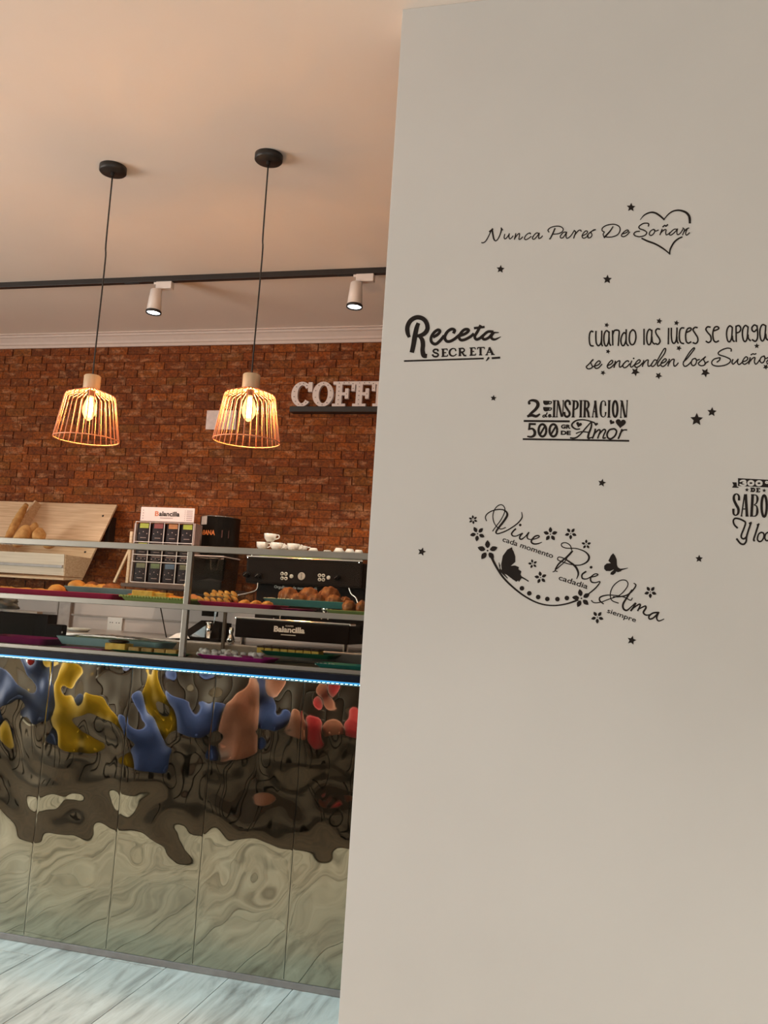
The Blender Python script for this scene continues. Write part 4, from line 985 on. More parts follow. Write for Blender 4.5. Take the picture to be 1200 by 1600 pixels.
obj('price_tag', tag_b, mat('paper_tag', (0.55, 0.48, 0.44), 0.7), tn)
b = B(); text_on(b, 'HABANA', on_cyl(-50, 12, zt_-0.118, zt_-0.088, r*1.006), 0.03); obj('brand_lettering', b, mat('brand_orange2', (0.70, 0.20, 0.05), 0.6), tn)
b = B(); f = on_cyl(30, 52, zt_-0.13, zt_-0.085, r*1.006)
b.faces.new([b.verts.new(f(*q)) for q in ((0, 0), (1, 0), (1, 1), (0, 1))]); obj('side_mark', b, mat('tin_mark', (0.10, 0.04, 0.035), 0.6), tn)
b = B(); box(b, X(196, 915, YR)-0.02, YR-0.02, ZSH-0.021, c.x+0.12, YB-0.004, ZSH-0.0006, 0.002)
tag(obj('wall_shelf', b, mat('shelf_dark', (0.10, 0.06, 0.045), 0.6)), 'dark wall shelf holding the packet rack and the black tin', 'shelf')

# ---- coffee grinder
YG = 4.62
gx = X(333, 900, YG); gt = Z(333, 871, YG)
gr = thing('coffee_grinder', (gx, YG, ZW), 'black coffee grinder with square clear hopper left of the espresso machine', 'coffee grinder')
hw_ = 0.105
b = B(); z_a = Z(333, 935, YG)
pts = [(-hw_, -hw_), (hw_, -hw_), (hw_, hw_), (-hw_, hw_)]
for (xa, ya), (xb, yb) in zip(pts, pts[1:]+pts[:1]):
    prism(b, [(gx+xa, YG+ya, gt), (gx+xb, YG+yb, gt), (gx+xb*0.92, YG+yb*0.92, z_a+0.02), (gx+xa*0.92, YG+ya*0.92, z_a+0.02)], (0, 0.0, -0.0) if False else (-(ya+yb)*0.0, 0.0, 0.0001))
obj('hopper', b, M_hopper, gr)
b = B()
for i in range(4):
    xa, ya = pts[i]; xb, yb = pts[(i+1) % 4]; tube(b, [(gx+xa, YG+ya, gt), (gx+xb, YG+yb, gt)], 0.0035, 6)
obj('hopper_rim', b, mat('clear_edge', (0.62, 0.48, 0.44), 0.3), gr)
b = B(); lathe(b, [(0, gt-0.003), (0.035, gt-0.003), (0.035, gt-0.012), (0.024, gt-0.016), (0.024, gt-0.05), (0.02, gt-0.055), (0.02, gt-0.07)], (gx, YG, 0), 20); obj('hopper_valve', b, M_chrome, gr, True)
M_bean = mat('coffee_beans', (0.018, 0.012, 0.010), 0.4, var=0.5, scale=160, bump=1.0)
b = B(); box(b, gx-hw_*0.86, YG-hw_*0.86, z_a+0.005, gx+hw_*0.86, YG+hw_*0.86, gt-0.12, 0.02); bmesh.ops.subdivide_edges(b, edges=b.edges, cuts=3, use_grid_fill=True)
for v in b.verts:
    if v.co.z > gt-0.135: v.co.z += 0.012*noise.noise(v.co*30)-((v.co.x-gx)**2+(v.co.y-YG)**2)*2.2
tag(obj('beans', b, M_bean, gr, True), kind='stuff')
b = B(); lathe(b, [(0.0, z_a+0.004), (0.085, z_a+0.004), (0.085, z_a-0.006), (0.06, z_a-0.015), (0.05, z_a-0.05), (0.075, z_a-0.055), (0.075, z_a-0.065), (0.045, z_a-0.07), (0.045, z_a-0.10), (0, z_a-0.10)], (gx, YG, 0), 28); obj('burr_housing', b, M_gloss, gr, True)
b = B(); prism(b, [(gx-0.13, YG-0.1, ZW+0.018), (gx+0.11, YG-0.1, ZW+0.018), (gx+0.09, YG-0.06, ZW+0.10), (gx-0.02, YG-0.06, ZW+0.11)], (0, 0.16, 0)); obj('body', b, M_gloss, gr)
b = B(); box(b, gx-0.14, YG-0.12, ZW, gx+0.12, YG+0.1, ZW+0.018, 0.004); obj('base', b, M_gloss, gr)
b = B(); tube(b, [(gx+0.055, YG-0.11, ZW+0.018), (gx+0.055, YG-0.11, ZW+0.105)], 0.017, 14); tube(b, [(gx+0.055, YG-0.11, ZW+0.098), (gx+0.055, YG-0.11, ZW+0.105)], 0.022, 14); obj('doser', b, M_chrome, gr, True)
b = B(); prism(b, [(gx-0.06, YG-0.105, ZW+0.02), (gx+0.03, YG-0.105, ZW+0.02), (gx+0.03, YG-0.105, ZW+0.085)], (0, 0.004, 0)); prism(b, [(gx+0.075, YG-0.105, ZW+0.09), (gx+0.10, YG-0.105, ZW+0.22), (gx+0.075, YG-0.105, ZW+0.22)], (0, 0.004, 0)); obj('steel_plate', b, mat('blue_steel', (0.55, 0.62, 0.70), 0.25, 0.9), gr)

# ---- espresso machine
YM = 4.47
mx0, mx1 = X(384, 890, YM), X(566, 905, YM)
mzt, mzm = Z(470, 875, YM), Z(470, 915, YM)
em = thing('espresso_machine', ((mx0+mx1)/2, YM+0.2, ZW), 'wide black two-group espresso machine with white buttons, gauge and brand lettering', 'espresso machine')
b = B(); box(b, mx0, YM, mzm, mx1, YM+0.42, mzt, 0.012); obj('upper_body', b, mat('machine_black', (0.014, 0.009, 0.007), 0.55, spec=0.1), em)
b = B(); box(b, mx0+0.03, YM+0.10, ZW+0.09, mx1-0.01, YM+0.42, mzm, 0.004); obj('middle_panel', b, mat('machine_black2', (0.010, 0.006, 0.005), 0.55, spec=0.1), em)
YL = 4.36
lx0, lx1 = X(367, 985, YL), X(546, 985, YL); lzt, lzb = Z(450, 971, YL), Z(450, 1001, YL)
b = B(); box(b, lx0, YL, lzb, lx1, YM+0.42, lzt, 0.005); lo = obj('drip_body', b, MATS['machine_black2'], em)
b = B(); box(b, lx0-0.002, YL-0.004, lzt-0.004, lx1+0.004, YL+0.10, lzt+0.008, 0.003); obj('chrome_edge', b, M_chrome, em)
for xx in (lx0+0.03, lx1-0.03):
    b = B(); tube(b, [(xx, YL+0.05, ZW), (xx, YL+0.05, lzb+0.01)], 0.014, 12); obj('foot', b, M_chrome, em)
b = B(); tube(b, [(mx0+0.005, YM-0.006, mzt+0.006), (mx1+0.0, YM-0.006, mzt+0.006)], 0.0065, 10)
for q in (mx0+0.01, mx1-0.02): tube(b, [(q, YM-0.006, mzt-0.002), (q, YM-0.006, mzt+0.006)], 0.004, 6)
obj('cup_rail', b, M_chrome, em)
b = B(); box(b, mx0+0.02, YM+0.01, mzt-0.001, mx1-0.01, YM+0.40, mzt+0.026, 0.004); obj('cup_tray', b, M_chrome, em)
b = B(); box(b, mx0+0.075, YM-0.008, mzt+0.0135, mx1-0.13, YM+0.002, mzt+0.020); obj('tray_light', b, M_glow_g, em)  # yellow-green glow on the chrome rail, put in as an emissive strip
wht = mat('button_white', (0.80, 0.76, 0.68), 0.4)
rotx = Matrix.Rotation(R(90), 3, 'X')
btns = [(443.0, 896.5), (449, 896.8), (443, 903.5), (449, 903.8), (457.5, 900.5), (501.5, 899), (507.5, 899.4), (501.5, 905.5), (507.5, 905.8), (515.5, 902.5)]
for px, py in btns:
    q = at(px-2.3, py, YM-0.003); b = B(); rr = 0.0095 if px not in (457.5, 515.5) else 0.0105
    lathe(b, [(0, 0.0), (rr*0.8, 0.0), (rr, -0.002), (rr, -0.005)], (q.x, YM-0.005, q.z), 14, rotx.inverted() if False else Matrix.Rotation(R(-90), 3, 'X') @ Matrix.Rotation(PI, 3, 'X'), cap=False); obj('button', b, wht, em)
    if rr < 0.01:
        b = B(); lathe(b, [(0, 0), (0.004, 0)], (q.x, YM-0.0062, q.z), 8, rotx, cap=False); obj('button_mark', b, M_black, em)
q = at(471.5, 900.5, YM)
b = B(); lathe(b, [(0, 0), (0.019, 0), (0.021, 0.003)], (q.x, YM-0.0062, q.z), 24, Matrix.Rotation(R(-90), 3, 'X'), cap=False); gg = obj('pressure_gauge', b, mat('gauge_face', (0.62, 0.56, 0.50), 0.3), em)
b = B(); box(b, q.x-0.001, YM-0.0078, q.z-0.012, q.x+0.001, YM-0.0068, q.z+0.006); box(b, q.x-0.004, YM-0.0078, q.z+0.010, q.x+0.004, YM-0.0068, q.z+0.013); obj('gauge_needle', b, M_black, gg)
for px, py in ((387, 898), (405, 900), (528, 903)):
    q = at(px, py, YM); b = B(); tube(b, [(q.x, YM+0.002, q.z), (q.x, YM-0.035, q.z)], 0.015, 16); kb = obj('steam_knob', b, M_gloss, em, True)
    b = B(); tube(b, [(q.x-0.008, YM-0.0365, q.z-0.006), (q.x+0.008, YM-0.0365, q.z+0.008)], 0.0022, 6); obj('knob_mark', b, M_chrome, kb)
q0, q1 = at(428, 919, YM+0.098), at(496, 914, YM+0.098)
label_text('slogan', 'Orgullosos de nuestro café', q0.x, q0.z-0.004, q1.x, q0.z+0.016, YM+0.0985, mat('lettering_white', (0.92, 0.86, 0.78), 0.5), em, 0.04, 0.0)
q0, q1 = at(427.5, 987, YL-0.002), at(476.5, 980, YL-0.002)
label_text('brand_name', 'Balancilla', q0.x, q0.z, q1.x, q0.z+0.030, YL-0.0012, mat('lettering_bright', (0.9, 0.86, 0.82), 0.5), lo, 0.04)
label_text('brand_over', 'CAFES', q0.x+0.062, q0.z+0.030, q0.x+0.105, q0.z+0.037, YL-0.0012, MATS['lettering_white'], lo, 0.02)
b = B(); box(b, q0.x+0.04, YL-0.0014, q0.z-0.014, q0.x+0.12, YL-0.0008, q0.z-0.0105); obj('tagline', b, MATS['lettering_white'], lo)
for px in (427, 502):
    q = at(px, 962, 4.42)
    g = B(); lathe(g, [(0, 0.07), (0.032, 0.07), (0.034, 0.03), (0.028, 0.02), (0.028, 0.0), (0, 0)], (q.x+0.01, 4.48, q.z-0.005), 20); gh = obj('group_head', g, M_chrome, em, True)
    g = B(); tube(g, [(q.x+0.01, 4.46, q.z+0.004), (q.x+0.012, 4.375, q.z-0.002)], 0.011, 10); obj('portafilter_handle', g, M_gloss, gh, True)
    g = B(); tube(g, [(q.x-0.006, 4.45, q.z-0.002), (q.x-0.008, 4.45, q.z-0.018)], 0.005, 8); tube(g, [(q.x+0.026, 4.45, q.z-0.002), (q.x+0.028, 4.45, q.z-0.018)], 0.005, 8); obj('spout', g, M_chrome, gh, True)
for pts_ in (((403, 910), (401, 921), (390, 926), (371, 930)), ((545, 918), (549, 928), (556, 934), (560, 945))):
    b = B(); tube(b, catmull([at(u, v, YM-0.01-0.006*i) for i, (u, v) in enumerate(pts_)], n=5), 0.004, 8); obj('steam_wand', b, M_chrome, em, True)
b = B(); lathe(b, [(0, 0), (0.016, 0.002), (0.022, 0.02), (0.016, 0.04), (0.01, 0.05), (0.014, 0.07), (0.01, 0.085), (0, 0.09)], (X(361, 990, 4.36), 4.36, ZW), 18)
tag(obj('chrome_tamper', b, M_chrome, None, True), 'shiny metal tamper standing left of the espresso machine', 'tamper')
# cups on the machine
def cup_mesh():
    b = B(); lathe(b, [(0.0, 0.0), (0.020, 0.0), (0.022, 0.004), (0.034, 0.020), (0.038, 0.048), (0.0365, 0.048), (0.032, 0.022), (0.02, 0.007), (0, 0.006)], (0, 0, 0), 24, cap=False)
    me = bpy.data.meshes.new('cup_body'); b.to_mesh(me); b.free(); me.materials.append(M_porc)
    for p in me.polygons: p.use_smooth = True
    h = B(); tube(h, catmull([(0.034, 0, 0.040), (0.052, 0, 0.042), (0.056, 0, 0.026), (0.033, 0, 0.016)], n=5), 0.0038, 8)
    mh = bpy.data.meshes.new('handle'); h.to_mesh(mh); h.free(); mh.materials.append(M_porc)
    for p in mh.polygons: p.use_smooth = True
    return me, mh
CB, CH = cup_mesh(); zc0 = mzt+0.027
cups = [(410, 4.60, 0.0, 0, 0, 'white cup at the left end of the cup pile'), (432, 4.60, 0, 0, 0, 'white cup under the top one of the pile'), (421, 4.60, 1, 0, 0, 'topmost white cup of the pile'),
        (440, 4.72, 0, 0, 0, 'white cup half behind the pile, second from its right'), (458, 4.62, 0, 0, 0, 'white cup right of the pile with its handle to the right'), (471, 4.74, 0, 0, 0, 'greyish cup half behind the one right of the pile'),
        (490, 4.64, -0.40, 0, PI, 'upside-down white cup left of the middle gap'), (512, 4.70, -0.55, 0, PI, 'upside-down white cup, only its base rim showing'), (530, 4.62, -0.25, 0, PI, 'tallest upside-down white cup near the partition'),
        (547, 4.73, -0.40, 0, PI, 'upside-down white cup right of the tallest one'), (561, 4.83, -0.45, 0, PI, 'last upside-down white cup next to the partition wall')]
saved = None
tierz = zc0
zmat = at(421, 860.5, 4.60).z; ztray = mzt+0.0275
for i, (px, Y, tier, _, fl_, lb) in enumerate(cups):
    q = at(px, 855, Y)
    if fl_ == 0: base = zmat+(0.049 if tier == 1 else 0.0005); sc_ = 0.92
    else:
        topz = at(px, {490: 856.5, 512: 860, 530: 856.5, 547: 858, 561: 859.5}[px], Y).z
        sc_ = max(0.55, (topz-ztray)/0.048); base = topz
    t = thing('coffee_cup', (q.x, Y, base), lb, 'cup', 'cups on top of the espresso machine', rot=(0 if fl_ == 0 else PI, 0.0, R(-12+7*i)))
    t.scale = (0.92 if fl_ == 0 else 0.95, 0.92 if fl_ == 0 else 0.95, sc_)
    a1 = bpy.data.objects.new('cup_body', CB); a2 = bpy.data.objects.new('handle', CH)
    for o in (a1, a2): COL.objects.link(o); o.parent = t
b = B(); box(b, mx0+0.03, YM+0.05, mzt+0.0265, X(484, 860, 4.7), YM+0.38, zmat-0.0002, 0.004)
tag(obj('cup_mat', b, mat('mat_grey', (0.25, 0.22, 0.2), 0.7)), 'grey raised tray under the upright cups on the machine', 'mat')

# ---- things on the back worktop, left
b = B(); tube(b, [at(251, 950, 4.5), at(260, 996, 4.45)], 0.0035, 6); 
tag(obj('black_straw', b, M_black), 'thin black stick leaning up from the worktop', 'stick')
b = B(); A_ = at(262, 997, 4.42); prism(b, [at(262, 997, 4.42), at(290, 997, 4.42), at(284, 988, 4.46), at(275, 990, 4.46)], (0, 0.05, -0.004))
tag(obj('folded_napkin', b, mat('napkin_white', (0.8, 0.76, 0.74), 0.8)), 'folded white napkin next to the black stick', 'napkin')
b = B(); qa, qb = at(128, 990, 4.5), at(90, 1000, 4.5); lathe(b, [(0, 0), (0.05, 0.0), (0.075, 0.02), (0.07, 0.02), (0.045, 0.006), (0, 0.006)], (X(122, 992, 4.6), 4.6, ZW), 24)
tag(obj('white_dish', b, M_porc, None, True), 'shallow white dish on the worktop right of the trunking', 'dish')

# ================================================================== SERVING COUNTER
CX0, CX1 = -3.73, 0.35
ct = thing('serving_counter', ((CX0+CX1)/2, 3.35, 0), 'serving counter faced with rippled mirror steel panels', 'counter')
b = B(); box(b, CX0, YF+0.012, 0.0, CX1, 3.70, 1.0265, 0.003); obj('body', b, mat('counter_body', (0.05, 0.045, 0.04), 0.6), ct)
b = B(); box(b, CX0-0.01, YF-0.035, 1.027, CX1+0.01, 3.72, 1.051, 0.002); obj('countertop', b, M_dark, ct)
b = B(); box(b, CX0, YF-0.006, 0.001, CX1, YF+0.012, 0.022, 0.001); obj('kick_strip', b, M_kick, ct)
b = B(); box(b, CX0, YF-0.031, 1.0205, CX1, YF-0.011, 1.0265); ls = obj('led_strip', b, M_cyan, ct)
b = B(); k = CX0+0.01
while k < CX1: box(b, k, YF-0.029, 1.0185, k+0.006, YF-0.014, 1.0203); k += 0.0165
tag(obj('led_chips', b, M_led, ls), kind='stuff')
for k in range(22):                                   # little screws along the dark edge
    if k % 2: continue
PWD = 0.3365
def ripple(x, z):
    p = Vector((x*1.0, z*0.92, 0.0))
    a = noise.noise(p*6.3+Vector((3.1, 1.7, 0)))*0.0066
    a += noise.noise(p*11.5+Vector((7.7, 4.2, 2)))*0.0021
    a += noise.noise(p*2.6+Vector((1.3, 9.2, 5)))*0.006
    k = 0.35+0.65*min(1, max(0, (z-0.12)/0.5))
    return a*k
x = -2.047-PWD*5
while x < CX1-0.05:
    b = B(); nx, nz = 46, 124; zz0, zz1 = 0.023, 1.013
    xo = [0.0, 0.0015]+[PWD*i_/(nx-2) for i_ in range(1, nx-2)]+[PWD-0.0015, PWD]
    grid = [[b.verts.new((x+0.001+(PWD-0.002)/PWD*xo[i], YF-0.002+(0.0001 if i in (0, nx) else 0)-ripple(x+xo[i], zz0+(zz1-zz0)*j/nz), zz0+(zz1-zz0)*j/nz)) for i in range(nx+1)] for j in range(nz+1)]
    for j in range(nz):
        for i in range(nx): b.faces.new([grid[j][i], grid[j][i+1], grid[j+1][i+1], grid[j+1][i]])
    obj('mirror_panel', b, M_mirror, ct, True); x += PWD
# glass display case
ca = thing('display_case', (-1.7, 3.2, 1.066), 'aluminium framed glass pastry case on top of the counter', 'display case')
YK = 3.44; cx0, cx1 = -3.6, 0.30
def rail(name, y, z0_, z1_, dpt=0.022): b = B(); box(b, cx0, y, z0_, cx1, y+dpt, z1_, 0.002); return obj(name, b, M_alu, ca)
rail('top_rail', YF, 1.451, 1.474); rail('middle_rail', YF, 1.238, 1.2585); rail('bottom_rail', YF, 1.0512, 1.0665, 0.03)
rail('rear_top_rail', YK, 1.480, 1.495, 0.018)
rail('rear_bottom_rail', YK, 1.0512, 1.0640, 0.018)
for xx in (-3.59, -1.530, 0.27):
    b = B(); box(b, xx, YF+0.001, 1.066, xx+0.020, YF+0.021, 1.452, 0.002); obj('front_post', b, M_alu, ca)
    if xx != -1.530: b = B(); box(b, xx, YK+0.001, 1.063, xx+0.016, YK+0.017, 1.481, 0.002); obj('rear_post', b, M_alu, ca)
b = B(); box(b, X(347, 980, YK), YK+0.001, 1.063, X(347, 980, YK)+0.012, YK+0.015, 1.247, 0.001); obj('rear_post', b, mat('post_dark', (0.16, 0.12, 0.10), 0.4), ca)
for xa, xb in ((-3.57, -1.532), (-1.509, 0.27)):
    for za, zb2 in ((1.067, 1.2378), (1.259, 1.4508)):
        b = B(); box(b, xa, YF+0.008, za, xb, YF+0.012, zb2); obj('front_pane', b, M_glass, ca)
b = B(); box(b, cx0+0.01, YF+0.024, 1.474, cx1-0.01, YK-0.001, 1.4795); obj('top_pane', b, M_glass, ca)
b = B(); box(b, cx0+0.01, YF+0.024, 1.249, cx1-0.01, YK-0.002, 1.255); obj('shelf_pane', b, M_shelfglass, ca)
b = B(); box(b, cx0+0.01, YF+0.032, 1.0515, cx1-0.01, YK-0.002, 1.064); obj('floor_board', b, mat('case_floor', (0.12, 0.10, 0.09), 0.4), ca)
b = B(); box(b, X(250, 1005, YK), YK+0.02, 1.052, 0.1, YK+0.032, Z(290, 1004, YK+0.02), 0.002)
tag(obj('splash_board', b, mat('taupe_board', (0.30, 0.24, 0.21), 0.5)), 'low taupe board standing behind the lower display shelf', 'board')

# ---- trays and pastries
def tray(px0, px1, py, Y, zb0, hgt, dep, col, label, nm, scallop=False, rough=0.35, lip=0.012):
    xa, xb = X(px0, py, Y), X(px1, py, Y)
    m_ = mat(nm, col, rough, var=0.05); b = B()
    cxx, cyy = (xa+xb)/2, Y+dep/2
    def loop(w, d_, z, n=5, rr=0.02):
        pts = []
        for sx, sy, a0 in ((1, 1, 0), (-1, 1, 90), (-1, -1, 180), (1, -1, 270)):
            for k in range(n):
                a = R(a0+90*k/(n-1)); pts.append((cxx+sx*(w/2-rr)+rr*math.cos(a), cyy+sy*(d_/2-rr)+rr*math.sin(a), z))
        return pts
    w, d_ = xb-xa, dep
    P = [loop(w-2*lip-0.01, d_-2*lip-0.01, zb0), loop(w, d_, zb0+hgt), loop(w-0.004, d_-0.004, zb0+hgt+0.0012), loop(w-2*lip-0.008, d_-2*lip-0.008, zb0+0.004)]
    if scallop:
        P2 = []
        for L_ in (P[1], P[2]):
            Q = []
            for i in range(len(L_)):
                A, Bq = Vector(L_[i]), Vector(L_[(i+1) % len(L_)]); n = max(1, int((Bq-A).length/0.004))
                for k in range(n): Q.append(A.lerp(Bq, k/n))
            P2.append(Q)
        for q_ in P2[:1]:
            for k, v in enumerate(q_):
                lathe(b, [(0, 0.003), (0.005, 0.002), (0.0055, -0.003), (0.003, -0.006)], (v.x, v.y, v.z), 6, cap=False) if k % 3 == 0 else None
    rings = [[b.verts.new(p) for p in L_] for L_ in P]
    n = len(rings[0])
    for A, Bq in zip(rings, rings[1:]):
        for i in range(n): b.faces.new([A[i], A[(i+1) % n], Bq[(i+1) % n], Bq[i]])
    b.faces.new(rings[0]); b.faces.new(list(reversed(rings[-1])))
    bmesh.ops.recalc_face_normals(b, faces=b.faces)
    return tag(obj('pastry_tray', b, m_), label, 'tray'), (xa, xb, zb0+0.0045)
PINK, BLUE, TEAL, GREEN, MAG, DGREEN = (0.50, 0.02, 0.09), (0.28, 0.42, 0.44), (0.12, 0.40, 0.38), (0.40, 0.48, 0.16), (0.24, 0.012, 0.10), (0.02, 0.13, 0.07)
ZU, ZL = 1.2555, 1.0645
ZB = Z(155, 929, 3.27); hB = Z(155, 918.5, 3.27)-ZB
ZT_ = max(ZU+0.0005, Z(475, 948, 3.24)); hT = Z(475, 938, 3.24)-ZT_
b = B(); box(b, X(410, 1022, 3.26), 3.25, ZL, X(512, 1022, 3.26), 3.37, Z(460, 1027, 3.24)-0.0004, 0.002); tag(obj('tray_riser', b, M_glass), 'clear riser block under the chocolate bar tray', 'riser')
ZQ = Z(165, 1011.5, 3.14); hQ = Z(165, 999, 3.14)-ZQ
tray(-40, 180, 930, 3.07, ZU, Z(80, 923, 3.07)-ZU, 0.17, PINK, 'long pink tray at the left end of the upper shelf', 'tray_pink')
tray(96, 216, 922, 3.27, ZB, hB, 0.15, BLUE, 'pale blue tray of mixed buns, left half of the upper shelf', 'tray_blue')
for xa_, xb_, zt2, lb in ((110, 205, ZB, 'clear riser block under the pale blue tray'), (425, 530, ZT_, 'clear riser block under the turquoise tray')):
    b = B(); box(b, X(xa_, 930, 3.29), 3.29, ZU, X(xb_, 930, 3.29), 3.39, zt2-0.0004, 0.002); tag(obj('tray_riser', b, M_glass), lb, 'riser')
tray(184, 296, 934, 3.06, ZU, 0.022, 0.18, GREEN, 'light green tray with scalloped rim left of the case post', 'tray_green', True)
tray(305, 430, 940, 3.06, ZU, 0.018, 0.17, PINK, 'crimson tray of braided pastries right of the case post', 'tray_crimson')
tray(436, 484, 944, 3.06, ZU, 0.010, 0.10, MAG, 'flat purple tray in front of the turquoise tray', 'tray_purple2')
tray(408, 545, 938, 3.25, ZT_, hT, 0.17, TEAL, 'turquoise tray heaped with browned croissants', 'tray_teal')
tray(506, 600, 948, 3.06, ZU, 0.014, 0.14, GREEN, 'lime green tray at the right end of the upper shelf', 'tray_lime')
tray(-40, 70, 1004, 3.10, ZL, Z(40, 997, 3.10)-ZL, 0.20, MAG, 'dark magenta tray at the left of the lower shelf', 'tray_magenta_low')
tray(84, 252, 1000, 3.14, ZQ, hQ, 0.15, BLUE, 'pale blue oval tray on the lower shelf covered in film', 'tray_blue_low')
b = B(); box(b, X(95, 1015, 3.06), 3.056, ZL, X(160, 1015, 3.06), 3.13, ZL+0.006, 0.002); tag(obj('pastry_tray', b, MATS['tray_magenta_low']), 'flat magenta tray peeping out below the lower blue tray', 'tray')
b = B(); box(b, X(110, 1000, 3.18), 3.17, ZL, X(225, 1000, 3.18), 3.27, ZQ-0.0004, 0.003); tag(obj('tray_riser', b, M_glass), 'clear riser block under the lower blue tray', 'riser')
tray(170, 290, 1019, 3.055, ZL, 0.008, 0.075, DGREEN, 'dark green tray of yellow cakes on the lower shelf', 'tray_green_low')
tray(304, 418, 1030, 3.06, ZL, 0.014, 0.14, (0.50, 0.02, 0.26), 'magenta tray of white meringues on the lower shelf', 'tray_magenta')
ZC = Z(460, 1027, 3.24)
tray(404, 520, 1022, 3.24, ZC, 0.016, 0.14, DGREEN, 'dark green tray of chocolate topped bars', 'tray_green_bars')
tray(488, 600, 1040, 3.06, ZL, 0.014, 0.13, (0.04, 0.26, 0.22), 'dark teal tray at the right end of the lower shelf', 'tray_teal_low')
M_choc = mat('chocolate', (0.035, 0.014, 0.008), 0.4)
M_sponge = mat('yellow_sponge', (0.62, 0.36, 0.05), 0.8, col2=(0.80, 0.52, 0.12), scale=60, bump=0.4)
M_brown = mat('browned_pastry', (0.16, 0.045, 0.012), 0.45, col2=(0.50, 0.19, 0.06), scale=45, bump=0.4)
M_mer = mat('meringue', (0.78, 0.72, 0.70), 0.7, var=0.05, scale=60, bump=0.4)
M_sugar = mat('pearl_sugar', (0.85, 0.78, 0.68), 0.6)
def pastry(kind, px, py, Y, zb0, w, label, group, h=None, m_=None, rot=0.0):
    """w = width in metres; stands with its underside at zb0"""
    cxp = X(px, py, Y); b = B()
    if kind == 'bun':
        h = h or w*0.55; blob(b, (0, 0, h*0.46), (w/2, w/2*0.95, h*0.54), 3, 0.10, 7, seed=px)
        for v in b.verts:
            if v.co.z < 0: v.co.z *= 0.05
    elif kind == 'croissant':
        P = []; rr = []; n = 26
        for i in range(n+1):
            t = i/n; a = PI*(0.12+0.76*t); k = math.sin(PI*min(max(t, 0.04), 0.96))
            P.append((w*0.52*math.cos(a), 0.035-w*0.34*math.sin(a)*0.8, (h or w*0.42)*0.5*(0.75+0.25*k))); rr.append((h or w*0.42)*0.55*(k**0.75)*(1+0.13*abs(math.sin(t*PI*5.5))))
        tube(b, P, rr, 12)
        bmesh.ops.rotate(b, verts=b.verts, cent=(0, 0, 0), matrix=Matrix.Rotation(rot, 3, 'Z'))
        mz = min(v.co.z for v in b.verts)
        for v in b.verts: v.co.z = max(0, v.co.z-mz*0.5)
    elif kind == 'braid':
        h = h or 0.045
        rs = Matrix.Rotation(R(40), 3, 'Y')
        for k in range(5):
            u = (k-2)/5*w
            blob(b, (u, -0.016, h*0.34), (0.0185, 0.015, 0.0088), 2, 0.03, 5, rs, seed=k)
            if k < 4: blob(b, (u+w*0.1, 0.006, h*0.74), (0.0180, 0.015, 0.0085), 2, 0.03, 5, rs, seed=k+9)
        for v in b.verts: v.co.z = max(v.co.z, 0)
    elif kind == 'cake':
        box(b, -w/2, -0.03, 0, w/2, 0.035, h or 0.03, 0.004)
    elif kind == 'puff':
        h = h or w*0.62; blob(b, (0, 0, h*0.45), (w*0.5, w*0.5, h*0.55), 2, 0.6, 9, seed=random.random()*50)
        for v in b.verts: v.co.z = max(v.co.z, 0)
    elif kind == 'flat':
        h = h or 0.02; blob(b, (0, 0, h*0.5), (w/2, 0.035, h*0.55), 3, 0.25, 12, seed=px)
        for v in b.verts: v.co.z = max(v.co.z, 0)
    name = {'bun': 'bun', 'croissant': 'croissant', 'braid': 'braided_pastry', 'cake': 'cake_slice', 'puff': 'meringue', 'flat': 'flat_pastry'}[kind]
    if kind == 'puff': m_ = M_mer
    o = obj(name, b, m_ or M_gold, None, kind != 'cake'); o.location = (cxp, Y, zb0); o.rotation_euler = (0, 0, 0 if kind == 'croissant' else rot)
    return tag(o, label, 'pastry', group)
G1 = 'pastries on the pale blue tray'; zb1 = ZB+0.0047
pastry('bun', 90, 912, 3.19, ZU+0.0050, 0.072, 'dark golden domed bun overhanging the left end of the blue tray', G1, 0.046)
pastry('bun', 121, 912, 3.36, zb1, 0.078, 'domed sugar bun, second from the left on the blue tray', G1, 0.052)
pastry('bun', 145, 911, 3.38, zb1, 0.07, 'brown bun with dark hollow in the middle of the blue tray', G1, 0.05, M_brown)
pastry('croissant', 138, 917, 3.33, zb1, 0.085, 'golden croissant at the front left of the blue tray', G1, 0.034)
pastry('croissant', 158, 917, 3.33, zb1, 0.085, 'golden croissant at the front middle of the blue tray', G1, 0.036)
pastry('bun', 176, 915, 3.34, zb1, 0.085, 'large reddish bun at the right of the blue tray', G1, 0.046, M_brown)
pastry('cake', 196, 917, 3.33, zb1, 0.035, 'pale cream wedge by the large reddish bun', G1, 0.018, M_mer)
for k, (px, w) in enumerate(((12, 0.10), (38, 0.09), (62, 0.09), (82, 0.06))):
    pastry('flat', px, 924, 3.17, ZU+0.0055, w, 'thin golden slice low on the long pink tray, %s' % ('leftmost', 'second from left', 'third from left', 'by the dark bun')[k], 'thin slices on the pink tray', 0.024)
G2 = 'cakes on the scalloped green tray'
pastry('flat', 208, 918, 3.248, ZU+0.0005, 0.06, 'nutty brown pastry behind the scalloped tray, on its left', G2, 0.03, M_brown)
pastry('cake', 228, 925, 3.14, ZU+0.0055, 0.088, 'orange sponge slice, left on the scalloped tray', G2, 0.040, M_sponge)
pastry('cake', 254, 926, 3.15, ZU+0.0055, 0.060, 'orange sponge slice, middle of the scalloped tray', G2, 0.036, M_sponge)
pastry('flat', 230, 918, 3.248, ZU+0.0005, 0.09, 'crumbly golden pastry behind the left sponge slice', G2, 0.034)
pastry('flat', 272, 928, 3.16, ZU+0.0055, 0.075, 'flat orange pastry at the right of the scalloped tray', G2, 0.026, mat('apricot', (0.70, 0.26, 0.03), 0.5, col2=(0.85, 0.4, 0.08)))
